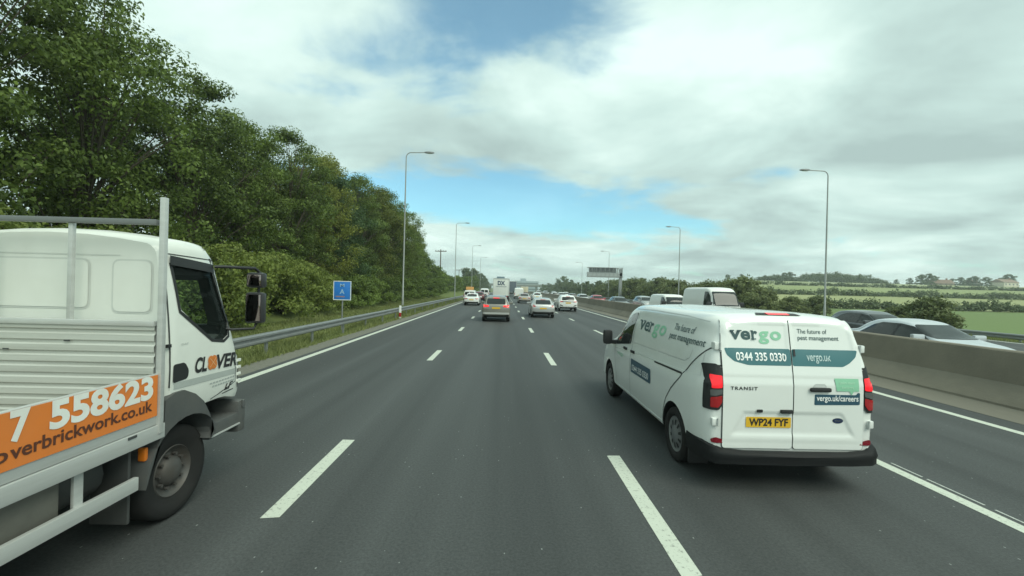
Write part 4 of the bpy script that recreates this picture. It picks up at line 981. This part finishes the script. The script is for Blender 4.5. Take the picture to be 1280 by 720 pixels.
def slab_word(side, u, v, w, h, p1, bold=.03):
    """the firm's name in slab letters: slate 'ver', mint 'go' """
    s = DIRS[side][1]; xh = h * .735; th = xh * .13
    def bar(a, b, z, q): patch('serif', vb, side, [(u + s * a * w, v + z), (u + s * b * w, v + z), (u + s * b * w, v + z + th), (u + s * a * w, v + z + th)], INKT, p1, off=q, r=0)
    for ch, a, ww, m in (('v', 0, .215, INKT), ('e', .215, .185, INKT), ('r', .425, .115, INKT), ('g', .56, .20, MINT), ('o', .785, .215, MINT)):
        lettering(vb, side, ch, u + s * a * w, v, ww * w, h, m, p1, bold=bold, off=0.0040)
    bar(-.015, .085, xh - th, .0142); bar(.135, .23, xh - th, .0142); bar(.405, .50, -.004, .0142); bar(.40, .45, xh - th, .0142)
slab_word('B', -.685, 1.685, .595, .135, ld)
lettering(vb, 'B', 'The future of', .10, 1.762, .345, .052, INKT, rd, bold=.0, off=0.0040)
lettering(vb, 'B', 'pest management', .10, 1.690, .475, .052, INKT, rd, bold=.004, off=0.0040)
lettering(vb, 'B', 'TRANSIT', -.715, 1.128, .305, .036, INK, ld, bold=.02, off=0.0040, space=1.25)
bm = bmesh.new()
for zz in (0,): box(bm, .175, .415, -.045, -.018, 1.125, 1.172, .018)
bm_obj('handle', bm, BLACK, rd, 40)
patch('handle_recess', vb, 'B', [(.21, 1.168), (.38, 1.168), (.36, 1.21), (.24, 1.21)], SOFT, rd, off=0.0015, r=.03)
patch('lock', vb, 'B', [(.02, 1.505), (.045, 1.505), (.045, 1.585), (.02, 1.585)], BLACK, rd, off=0.0105, r=.012, res=.02)
lt = patch('speech_bubble', vb, 'B', [(.465, 1.275), (.74, 1.275), (.74, 1.135), (.68, 1.135), (.655, 1.09), (.63, 1.135), (.485, 1.135)], MINT, rd, off=0.0060, r=.006, res=.05)
lettering(vb, 'B', 'join our', .515, 1.215, .18, .030, pmat('pale_mint', (.50, .76, .58)), rd, bold=.0, off=0.0095)
lettering(vb, 'B', 'team', .54, 1.165, .13, .030, pmat('pale_mint', (.50, .76, .58)), rd, bold=.0, off=0.0095)
patch('careers_label', vb, 'B', [(.240, 1.095), (.71, 1.095), (.725, 1.12), (.752, 1.12), (.752, .985), (.235, .975)], DTEAL, rd, off=0.0025, r=.014)
lettering(vb, 'B', 'vergo.uk/careers', .258, 1.025, .475, .062, LET, rd, bold=.018, off=0.0060)
pl = patch('number_plate', vb, 'B', [(-.530, .712), (-.020, .712), (-.020, .828), (-.530, .828)], PLATE, ld, off=0.0065, r=.01)
lettering(vb, 'B', 'WP24 FYF', -.495, .733, .44, .078, INK, pl, bold=.028, off=0.0095)
patch('number_lamp', vb, 'B', [(-.42, .885), (-.35, .885), (-.35, .915), (-.42, .915)], BLACK, ld, off=0.0105, r=.01, res=.03)
bm = bmesh.new(); box(bm, -.15, -.01, -.04, -.010, .875, .918, .012); bm_obj('camera_housing', bm, BLACK, ld, 40)
# oval maker's badge
ov = [(.515 + .062 * math.cos(a), .80 + .031 * math.sin(a)) for a in np.linspace(0, 2 * math.pi, 28, endpoint=False)]
bd = patch('badge', vb, 'B', ov, CHROME, rd, off=0.0025, r=0, res=.03)
ov = [(.515 + .056 * math.cos(a), .80 + .026 * math.sin(a)) for a in np.linspace(0, 2 * math.pi, 28, endpoint=False)]
patch('badge_face', vb, 'B', ov, pmat('badge_blue', (.01, .03, .09), rough=.3), bd, off=0.0050, r=0, res=.03)
lettering(vb, 'B', 'Ford', .478, .789, .075, .026, CHROME, bd, bold=.0, off=0.0075, shear=.3)
vb = vb0
# lamps wrapped round the rear corners
LGREY = pmat('smoked_lens', (.10, .105, .105), rough=.25, coat=.5); VRED = pmat('lit_tail_lens', (.85, .02, .03), rough=.2, emit=.38)
for s in (-1, 1):
    th = patch('tail_light', vb, 'B', [(s * .800, .955), (s * .84, .895), (s * .9415, .895), (s * .9415, 1.39), (s * .85, 1.405), (s * .805, 1.36), (s * .795, 1.27)], BLACK, van, off=.013, r=.02, res=.03)
    patch('housing_side', vb, 'L' if s < 0 else 'R', [(.034, .895), (.105, .90), (.115, 1.40), (.034, 1.39)], BLACK, th, off=.013, r=.02, res=.03)
    patch('brake_lens', vb, 'B', [(s * .806, 1.145), (s * .905, 1.135), (s * .905, 1.285), (s * .806, 1.275)], VRED, th, off=.021, r=.015, res=.03)
    patch('reverse_lens', vb, 'B', [(s * .806, 1.075), (s * .915, 1.05), (s * .915, 1.12), (s * .806, 1.13)], LGREY, th, off=.021, r=.01, res=.03)
    patch('tail_lens', vb, 'B', [(s * .808, .985), (s * .85, .925), (s * .915, .925), (s * .915, 1.035), (s * .808, 1.06)], REDL, th, off=.021, r=.015, res=.03)
    patch('reflector', vb, 'B', [(s * .76, .53), (s * .90, .53), (s * .91, .565), (s * .87, .595), (s * .80, .575)], pmat('dark_red_lens', (.20, .01, .02), rough=.2), van, off=.012, r=.01, res=.03)
    for z in (1.60, .765):
        bm = bmesh.new(); x = s * (.835 if z > 1 else .885)
        box(bm, x - .03, x + .03, -.022 + (.09 if z > 1 else 0), .07 + (.09 if z > 1 else 0), z - .042, z + .042, .012); bm_obj('door_hinge', bm, WHITE, van, 40)
        bm = bmesh.new(); tube(bm, [(x - s * .03, -.03 + (.09 if z > 1 else 0), z - .045), (x - s * .03, -.03 + (.09 if z > 1 else 0), z + .045)], .009, 8); bm_obj('hinge_pin', bm, SOFT, van, 40)
hb_ = patch('brake_light_bar', vb, 'B', [(-.30, 1.952), (.24, 1.952), (.20, 1.972), (-.26, 1.972)], BLACK, van, off=.008, r=.008, res=.04)
patch('lens', vb, 'B', [(-.16, 1.953), (.10, 1.953), (.10, 1.971), (-.16, 1.971)], VRED, hb_, off=.011, r=.004, res=.04)
# rear bumper
prb = [(-1.016, .44), (-1.003, .10), (-.95, -.03), (-.85, -.095), (-.6, -.125), (0, -.135), (.6, -.125), (.85, -.095), (.95, -.03), (1.003, .10), (1.016, .44)]
vs = []; fs = []
sec = [(0, .335), (.0, .39), (.010, .43), (-.012, .460), (-.07, .470)]
for i, (x, y) in enumerate(prb):
    n = Vector((x * .35, y - .5, 0)).normalized()
    e_ = 1 if 0 < i < len(prb) - 1 else 1
    for dd, z in sec: vs.append((x * (1.0 + dd * .6), y - dd * 1.0 if abs(x) < .97 else y, z + (.06 * max(0, abs(x) - .80) / .2 if z > .45 else 0)))
    vs.append((x * .85, y + .14 if abs(x) < .97 else y, .30))
k = len(sec) + 1
for i in range(len(prb) - 1):
    fs += [(i * k + q, i * k + (q + 1) % k, (i + 1) * k + (q + 1) % k, (i + 1) * k + q) for q in range(k)]
mesh_obj('rear_bumper', vs, fs, pmat('bumper_plastic', (.013, .014, .015), rough=.6, spec=.2, var=.2, bump=.1, bscale=90), van, 50)
bxo('underbody', (-.8, .8, .15, 4.9, .22, .40), BLACK, van, .03)
for s in (-1, 1): bxo('mud_flap', (s * .87 - .12, s * .87 + .12, .40, .43, .14, .45), BLACK, van, .005)
# sides
for S_, sg in (('L', -1), ('R', 1)):
    patch('door_window', vb, S_, [(2.90, 1.27), (3.86, 1.145), (3.93, 1.24), (3.60, 1.62), (3.30, 1.775), (2.90, 1.83)], GLASS, van, off=.005, r=.07)
    seam('roof_gutter', vb, S_, [(.32, 1.86), (.9, 1.892), (2.2, 1.90), (3.1, 1.88)], .011, SOFT, van)
    seam('panel_edge_shade', vb, S_, [(2.80, 1.86), (2.80, 1.32), (2.6, 1.315), (.62, 1.345), (.50, 1.40), (.46, 1.5)], .010, SOFT, van)  # drawn line paints the shade of a side recess the body lacks
    seam('belt_crease_shade', vb, S_, [(3.9, 1.09), (2.6, 1.16), (.4, 1.23), (.2, 1.24)], .009, pmat('soft_crease_shade', (.62, .64, .62)), van)  # paler drawn line paints the shade along the belt crease
    seam('slide_rail', vb, S_, [(1.62, 1.165), (.62, 1.185)], .024, BLACK, van)
    seam('door_gap', vb, S_, [(.10, 1.60), (.20, 1.53), (.45, 1.32), (.66, 1.13), (.95, .92), (1.12, .75), (1.22, .58), (1.28, .38)], .017, GAP, van)
    seam('door_gap', vb, S_, [(2.84, 1.86), (2.83, 1.15), (2.86, .9), (2.84, .38)], .009, GAP, van)
    seam('door_gap', vb, S_, [(3.95, 1.14), (3.93, .95), (3.80, .62), (3.74, .38)], .009, GAP, van)
    seam('fuel_seam', vb, S_, [(.2, 1.245), (.2, 1.5)], .006, SOFT, van)
    seam('sill', vb, S_, [(1.30, .365), (3.95, .365)], .05, pmat('sill_paint', (.72, .73, .71)), van, off=.015)
    for y in (2.72, 3.18): bm = bmesh.new(); box(bm, sg * 1.015 - .018, sg * 1.015 + .018, y - .11, y + .09, 1.13, 1.175, .012); bm_obj('door_handle', bm, BLACK, van, 40)
    bm = bmesh.new(); box(bm, sg * 1.16 - .09, sg * 1.16 + .09, 3.86, 4.02, 1.13, 1.42, .06); mr2 = bm_obj('wing_mirror', bm, BLACK, van, 50)
    bxo('mirror_arm', (min(sg * .96, sg * 1.1), max(sg * .96, sg * 1.1), 3.88, 3.99, 1.14, 1.22), BLACK, mr2, .02)
    patch('headlight', vb, 'F', [(sg * .55, .80), (sg * .84, .86), (sg * .88, 1.0), (sg * .70, .98)], LAMPW, van, off=.006)
slab_word('L', 2.62, 1.565, 1.20, .205, VB, bold=.022)
lettering(vb, 'L', 'The future of', 1.17, 1.685, .62, .085, INKT, VB, bold=.004, off=.0075)
lettering(vb, 'L', 'pest management', 1.24, 1.565, 1.0, .085, INKT, VB, bold=.006, off=.0075)
patch('phone_label', vb, 'L', [(2.78, 1.03), (1.76, 1.02), (1.75, .80), (2.78, .80)], DTEAL, VB, off=.006, r=.03)
lettering(vb, 'L', '0344 335 0330', 2.70, .845, .86, .095, LET, VB, bold=.01, off=.0105)
lettering(vb, 'L', 'vergo', 3.70, .98, .42, .07, MINT, VB, bold=.0, off=.0075)
patch('windscreen', vb, 'F', [(-.80, 1.22), (.80, 1.22), (.70, 1.84), (-.70, 1.84)], GLASS, van, r=.08)
patch('grille', vb, 'F', [(-.5, .5), (.5, .5), (.55, .74), (-.55, .74)], BLACK, van, off=.006)

# ================================================================== THE DROPSIDE TRUCK
TR = thing('dropside_truck', 'white dropside truck with orange builder banner and aluminium headboard in the left lane', 'truck', (-3.97, 3.95, 0))
def TZ(z): return 2.2 - (2.2 - z) * 1.028
TW = pmat('truck_white', (.74, .76, .71), rough=.4, coat=.4, var=.03, dirt=.14, dirt_col=(.42, .42, .36)); DG = pmat('dark_grey_plastic', (.055, .058, .058), rough=.6, var=.2, dirt=.4, dirt_col=(.10, .095, .085), bump=.1)
MG = pmat('mudguard_grey', (.075, .08, .08), rough=.6, var=.2, dirt=.5, dirt_col=(.13, .125, .11))
INT = pmat('cab_interior', (.10, .10, .105), rough=.8)
cst = [(0, .96, 1.55, 2.52, 1.00, 1.02, .93), (.04, .96, 1.55, 2.55, 1.04, 1.05, .96), (.30, .96, 1.55, 2.58, 1.045, 1.05, .965), (.62, .96, 1.55, 2.56, 1.045, 1.05, .955), (.74, .96, 1.55, 2.48, 1.045, 1.05, .94), (.84, .95, 1.52, 2.22, 1.045, 1.05, .945), (.95, .92, 1.48, 1.88, 1.04, 1.05, .97), (1.05, .90, 1.35, 1.62, 1.03, 1.03, .94), (1.15, .90, 1.30, 1.52, .98, .98, .86), (1.27, .90, 1.25, 1.45, .86, .86, .74)]
CAB = bm_obj('cab', loft_body(cst, step=.08, crown=.07, rr=.13, bulge=.012), TW, TR, 40)
bm = bmesh.new(); box(bm, -.95, .95, .10, .70, 1.12, 2.42); cut(CAB, bm, INT)
bm = bmesh.new(); box(bm, -.95, .95, .65, .98, 1.12, 1.72); cut(CAB, bm, INT)
WIN = [(.095, 2.345), (.675, 2.31), (.875, 1.76), (.845, 1.625), (.75, 1.585), (.57, 1.615), (.155, 1.915)]
bm = bmesh.new()
for s in (1,):
    wv = [(y * 1.028 + (.02 if y < .3 else -.012), TZ(z) + (-.02 if z > 2.2 else .015)) for y, z in WIN]
    a = [bm.verts.new((-1.5, y, z)) for y, z in wv]; b = [bm.verts.new((1.5, y, z)) for y, z in wv]
    for k in range(len(wv)): bm.faces.new((a[k], a[(k + 1) % len(wv)], b[(k + 1) % len(wv)], b[k]))
    bm.faces.new(a[::-1]); bm.faces.new(b)
CAB2 = bm_obj('solid', loft_body(cst, step=.08, crown=.07, rr=.13, bulge=.012), TW, None)
tb = bvh_of(CAB2); bpy.data.objects.remove(CAB2)
cut(CAB, bm, BLACK)
bm = bmesh.new(); box(bm, -.80, .80, .72, 1.6, 1.72, 2.36); cut(CAB, bm, BLACK)
CGL = glassmat('tinted_cab_glass', (.02, .03, .028), .84)
for S_ in 'RL':
    pts = [(y * 1.028, TZ(z)) for y, z in WIN]
    gl = patch('side_window', tb, S_, pts, CGL, TR, off=-.012, r=.05)
    rim_ = pts + [pts[0]]
    seam('window_seal', tb, S_, rim_, .032, BLACK, TR, off=.004, res=.05)
    seam('sun_visor', tb, S_, [(.08, 2.37), (.69, 2.315)], .085, BLACK, TR, off=.02)
patch('windscreen', tb, 'F', [(-.84, 1.68), (.84, 1.68), (.80, 2.40), (-.80, 2.40)], CGL, TR, off=-.004, r=.06)
for x in (-.5, .52):      # seats with headrests
    st_ = thing('seat', None, None); st_.parent = TR
    bxo('seat_back', (x - .24, x + .24, .12, .26, 1.15, 1.95), pmat('seat_cloth', (.06, .062, .065), rough=.9), st_, .06)
    bxo('headrest', (x - .15, x + .15, .13, .25, 2.0, 2.24), pmat('seat_cloth', (.06, .062, .065), rough=.9), st_, .06)
bxo('dashboard', (-.94, .94, .66, .97, 1.3, 1.62), INT, TR, .03)
for S_, sg in (('R', 1), ('L', -1)):
    seam('door_gap', tb, S_, [(.60, 1.0), (1.0, 1.10), (.985, 1.55), (.72, 2.405), (-.0 + .03, 2.43), (.03, 1.24)], .010, GAP, TR)
    seam('cab_stripe', tb, S_, [(.03, 1.245), (1.02, 1.215)], .06, pmat('stripe_grey', (.40, .43, .41), rough=.5), TR, off=.003)
    patch('handle_recess', tb, S_, [(.055, 1.275), (.24, 1.285), (.255, 1.36), (.20, 1.44), (.055, 1.44)], BLACK, TR, off=.005, r=.03)
    patch('air_slot', tb, S_, [(1.045, 1.02), (1.095, 1.03), (1.095, 1.36), (1.045, 1.37)], BLACK, TR, off=.006, r=.01, res=.03)
    bm = bmesh.new()
    for k in range(4): box(bm, sg * 1.035 - .012, sg * 1.035 + .012, 1.04, 1.10, 1.08 + k * .075, 1.11 + k * .075, .004)
    bm_obj('slot_vane', bm, TW, TR)
    bxo('hinge', (sg * 1.05 - .012, sg * 1.05 + .012, -.02, .025, 1.60, 1.63), BLACK, TR, .004)
    # mudguard
    out = [(-.06, .93), (-.05, 1.15), (.06, 1.19), (.18, 1.19), (.33, 1.12), (.45, 1.02), (.55, .86), (.63, .64), (.56, .62)]
    inn = [(.25 + .49 * math.cos(R(a)), .45 + .49 * math.sin(R(a))) for a in range(35, 181, 12)]
    poly = out + inn; bm = bmesh.new()
    x0, x1 = (.72, 1.075) if sg > 0 else (-1.075, -.72)
    a = [bm.verts.new((x0, y, z)) for y, z in poly]; b = [bm.verts.new((x1, y, z)) for y, z in poly]; n = len(poly)
    for k in range(n): bm.faces.new((a[k], a[(k + 1) % n], b[(k + 1) % n], b[k]))
    bmesh.ops.triangulate(bm, faces=[bm.faces.new(a[::-1]), bm.faces.new(b)])
    bm_obj('mudguard', bm, MG, TR, 35)
    # step box and bumper corner
    stp = bxo('step', (min(sg * .70, sg * 1.04), max(sg * .70, sg * 1.04), .60, 1.09, .58, .735), MG, TR, .02)
    bxo('step_edge', (sg * 1.045 - .006, sg * 1.045 + .006, .62, 1.10, .60, .615), ALU, stp, 0)
    bxo('front_corner', (min(sg * .72, sg * 1.05), max(sg * .72, sg * 1.05), 1.07, 1.22, .50, .86), MG, TR, .05)
    bxo('side_lamp', (sg * 1.055 - .012, sg * 1.055 + .012, 1.12, 1.17, .78, .86), LGREY, TR, .006)
    # mirrors
    ux = sg * 1.22
    tubeo('mirror_arm', [(sg * .98, .70, 2.34), (sg * 1.05, .74, 2.345), (ux, 1.02, 2.345), (ux + sg * .02, 1.08, 2.30)], .016, BLACK, TR)
    tubeo('mirror_arm', [(sg * 1.03, .84, 1.69), (sg * 1.08, .86, 1.68), (ux, 1.02, 1.68), (ux + sg * .02, 1.06, 1.76), (ux + sg * .02, 1.07, 2.3)], .014, BLACK, TR)
    mdim = ((ux - .09, ux + .10, 1.00, 1.10, 2.13, 2.30), (ux - .09, ux + .105, .99, 1.09, 1.74, 2.08))
    for md_ in mdim:
        mm = bxo('mirror', md_, pmat('mirror_shell', (.03, .03, .032), rough=.4), TR, .035)
        bxo('mirror_glass', (md_[0] + .02, md_[1] - .02, md_[2] - .004, md_[2] + .01, md_[4] + .025, md_[5] - .025), pmat('mirror_glass', (.30, .24, .23), rough=.06, metal=1), mm, .003)
# roof vent mark, grille
seam('roof_marker', tb, 'R', [(.60, 2.515), (.70, 2.49)], .03, BLACK, TR, off=.006)
bxo('front_bumper', (-.80, .80, 1.10, 1.30, .44, .90), MG, TR, .05)
patch('grille', tb, 'F', [(-.6, 1.0), (.6, 1.0), (.6, 1.3), (-.6, 1.3)], BLACK, TR, off=.006)
# pressings in the cab's rear wall, their edge shade drawn as grey lines
for pts in ([(-.30, 1.93), (-.30, 2.36), (-.92, 2.36), (-.92, 1.93)],): pass
def press(x0, x1, z0, z1, r=.06):
    pts = roundpoly([(x0, z0), (x1, z0), (x1, z1), (x0, z1)], r); pts = [(p[0], p[1]) for p in pts]
    seam('pressing_shade_line', tb, 'B', pts + [pts[0]], .016, pmat('pressing_shade', (.60, .62, .585), rough=.5), CAB, off=.003)
    ins = roundpoly([(x0 + .008, z0 + .008), (x1 - .008, z0 + .008), (x1 - .008, z1 - .008), (x0 + .008, z1 - .008)], r)
    patch('pressed_panel', tb, 'B', [(p[0], p[1]) for p in ins], TW, CAB, off=.007, r=0)
press(.56, .90, 1.90, 2.36); press(-.80, .36, 1.93, 2.36); 
seam('pressing_shade_line', tb, 'B', [(.62, 2.40), (-.9, 2.40)], .01, pmat('pressing_shade', (.60, .62, .585), rough=.5), CAB, off=.003)
# letters on the cab door
ctb = lambda txt, y0, y1, z, h, m, **k: lettering(tb, 'R', txt, y0, z, y1 - y0, h, m, TR, **k)
rs = -.05
ctb('CL', .335, .505, 1.318, .135, INK, bold=.035, shear=.22, rise=rs, off=.006)
ctb('VER', .655, 1.005, 1.302, .135, INK, bold=.035, shear=.22, rise=rs, off=.006)
ORG = pmat('orange_vinyl', (.62, .19, .035), rough=.4, var=.05); ORGB = pmat('orange_banner', (.72, .20, .03), rough=.55, var=.08, scale=4, dirt=.2, dirt_col=(.35, .20, .12))
fl_ = []
for k in range(4):
    a = R(45 + 90 * k); cx, cz = .588 + .037 * math.cos(a), 1.375 + .037 * math.sin(a)
    pts = [(cx + .043 * math.cos(b), cz + .043 * math.sin(b)) for b in np.linspace(0, 2 * math.pi, 16, endpoint=False)]
    patch('leaf_emblem', tb, 'R', pts, ORG, TR, off=.006 + .0008 * k, r=0, res=.04)
for l in ([(.545, 1.33), (.64, 1.42)], [(.64, 1.33), (.545, 1.42)]): seam('emblem_vein', tb, 'R', l, .007, pmat('pale_orange', (.75, .45, .25)), TR, off=.0105)
THIN = pmat('faint_lettering', (.38, .41, .40), rough=.5)
for y0, y1, z in ((.56, .98, 1.155), (.60, .98, 1.12)):
    for k in range(9):
        a = y0 + (y1 - y0) * k / 9; patch('small_print', tb, 'R', [(a, z), (a + (y1 - y0) * .085, z), (a + (y1 - y0) * .085, z + .014), (a, z + .014)], THIN, TR, off=.005, r=0)
ctb('LF', .80, .95, 1.045, .062, INK, bold=.03, shear=.35, rise=.05, off=.006)
seam('badge_underline', tb, 'R', [(.77, 1.018), (.96, 1.028)], .010, INK, TR, off=.005)
lettering(tb, 'R', 'DAF', .16, 1.60, .09, .018, THIN, TR, bold=.0, off=.005).name = 'door_script'
# wheels
for s in (-1, 1):
    wheel(TR, s * .84, .25, .42, .26, s, 'truck', .55)
    wheel(TR, s * .83, -3.1, .42, .26, s, 'truck', .55)
bxo('chassis', (-.45, .45, -4.3, 1.1, .52, .86), BLACK, TR, .03)
bxo('axle', (-.8, .8, .2, .3, .36, .46), BLACK, TR, .02); bxo('axle', (-.8, .8, -3.15, -3.05, .36, .46), BLACK, TR, .02)
# headboard
HBY = -.13
HB = bxo('headboard', (-1.04, 1.04, HBY + .006, HBY + .014, 1.0, 1.80), ALU, TR, 0)
for s in (-1, 1): bxo('headboard_post', (s * 1.09 - .022, s * 1.09 + .022, HBY - .03, HBY + .015, .90, TZ(2.87)), ALU, HB, .006)
for x in (-.33, .33): bxo('bar', (x - .018, x + .018, HBY - .025, HBY + .01, 1.80, 2.68), ALU, HB, .004)
bxo('top_rail', (-1.05, 1.05, HBY - .045, HBY + .005, 2.655, 2.70), pmat('dark_steel_rail', (.20, .21, .21), rough=.5, metal=.4), HB, .006)
vs = []; fs = []; zt_ = 1.82; zz = 1.02; prof = []
while zz < zt_ - .02:
    prof += [(0, zz), (-.014, zz + .012), (-.014, zz + .060), (0, zz + .072), (0, zz + .082)]; zz += .092
for i, (d, z) in enumerate(prof):
    vs += [(-1.045, HBY - .01 + d, z), (1.045, HBY - .01 + d, z)]
    if i: fs.append((2 * i - 2, 2 * i - 1, 2 * i + 1, 2 * i))
mesh_obj('ribbed_panel', vs, fs, pmat('weathered_aluminium', (.56, .575, .535), rough=.5, metal=.25, var=.10, scale=3, stretch=(.3, 1, 8), dirt=.6, dirt_col=(.32, .32, .28)), HB)
bxo('panel_cap', (-1.045, 1.045, HBY - .035, HBY + .01, 1.80, 1.845), ALU, HB, .004)
for x, z in ((.3, 1.66), (-.2, 1.58), (.8, 1.32)): bxo('stain', (x, x + .05, HBY - .027, HBY - .0245, z, z + .012), GAP, HB, 0)
# load bed
bed = bxo('bed_floor', (-1.05, 1.05, -4.4, HBY - .06, .98, 1.04), pmat('plywood_floor', (.20, .17, .13), rough=.9, var=.3), TR, .005)
bed_r = bxo('bed_edge', (1.0, 1.10, -4.4, -.08, TZ(.885), TZ(1.005)), ALU, TR, .008)
bxo('bed_edge', (-1.10, -1.0, -4.4, -.08, TZ(.885), TZ(1.005)), ALU, TR, .008)
ds = bxo('dropside', (1.045, 1.085, -4.4, HBY + .0, TZ(1.01), TZ(1.425)), ALU, TR, .006)
bxo('dropside', (-1.085, -1.045, -4.4, HBY, TZ(1.01), TZ(1.425)), ALU, TR, .006)
bxo('tailboard', (-1.04, 1.04, -4.42, -4.38, TZ(1.01), TZ(1.425)), ALU, TR, .006)
bxo('banner', (1.0875, 1.092, -4.2, HBY - .035, TZ(1.085), TZ(1.418)), ORGB, ds, 0)
class FlatR:
    def ray_cast(s, o, d): return (Vector((1.092, o.y, o.z)), Vector((1, 0, 0)), 0, 0)
BW = pmat('banner_white', (.78, .80, .76), rough=.5, dirt=.25, dirt_col=(.55, .40, .28), scale=9); BB = pmat('banner_brown', (.10, .035, .02), rough=.5)
lettering(FlatR(), 'R', '7', -1.285, 1.222, .115, .172, BW, ds, bold=.04, off=.003)
lettering(FlatR(), 'R', '558623', -1.055, 1.222, .84, .172, BW, ds, bold=.04, off=.003)
lettering(FlatR(), 'R', 'clo', -1.475, 1.113, .185, .086, BB, ds, bold=.02, off=.003)
lettering(FlatR(), 'R', 'verbrickwork.co.uk', -1.28, 1.113, 1.06, .086, BB, ds, bold=.02, off=.003)
bxo('stud_plate', (1.10, 1.106, -.46, -.38, .945, .965), GAP, TR, 0)
# side guard, tank, flap, marker
for s in (-1, 1):
    sg_ = bxo('side_guard', (s * 1.06 - .02, s * 1.06 + .02, -2.5, -.32, TZ(.545), TZ(.65)), ALU, TR, .008)
    for y in (-.79, -1.9): bxo('guard_post', (s * 1.03 - .012, s * 1.03 + .012, y - .035, y + .035, .56, .90), ALU, sg_, .004)
    bxo('mud_flap', (min(s * .70, s * 1.0), max(s * .70, s * 1.0), -.33, -.30, .22, .92), DG, TR, .01)
    bxo('marker_lamp', (s * 1.0 - .03, s * 1.0 + .03, -.205, -.165, .68, .79), pmat('amber_lens', (.75, .20, .02), rough=.25, coat=.5), TR, .012)
    bxo('marker_bracket', (min(s * .75, s * .97), max(s * .75, s * .97), -.24, -.19, .77, .80), BLACK, TR, .006)
bxo('toolbox', (.62, .99, -2.1, -.86, .46, .93), pmat('grimy_tank', (.15, .145, .125), rough=.7, var=.25, dirt=.5, dirt_col=(.06, .055, .05)), TR, .04)
bxo('toolbox', (-.99, -.62, -2.1, -.86, .46, .93), pmat('grimy_tank', (.15, .145, .125)), TR, .04)
bm = bmesh.new(); tube(bm, [(.68, -.78, .66), (.68, -.40, .66)], .19, 16); bm_obj('air_tank', bm, DG, TR, 40)

# ------------------------------------------------------------------ thin summer haze
hm = bpy.data.materials.new('haze'); hm.use_nodes = True; t = hm.node_tree; n = t.nodes; n.remove(n['Principled BSDF'])
pv = n.new('ShaderNodeVolumePrincipled'); pv.inputs['Color'].default_value = (.86, .95, .93, 1); pv.inputs['Density'].default_value = .0006; pv.inputs['Anisotropy'].default_value = .2
t.links.new(pv.outputs[0], n['Material Output'].inputs['Volume'])
bm = bmesh.new(); box(bm, -720, 1520, -80, 1820, -8, 30)
tag(bm_obj('haze', bm, hm), None, None, kind='stuff')
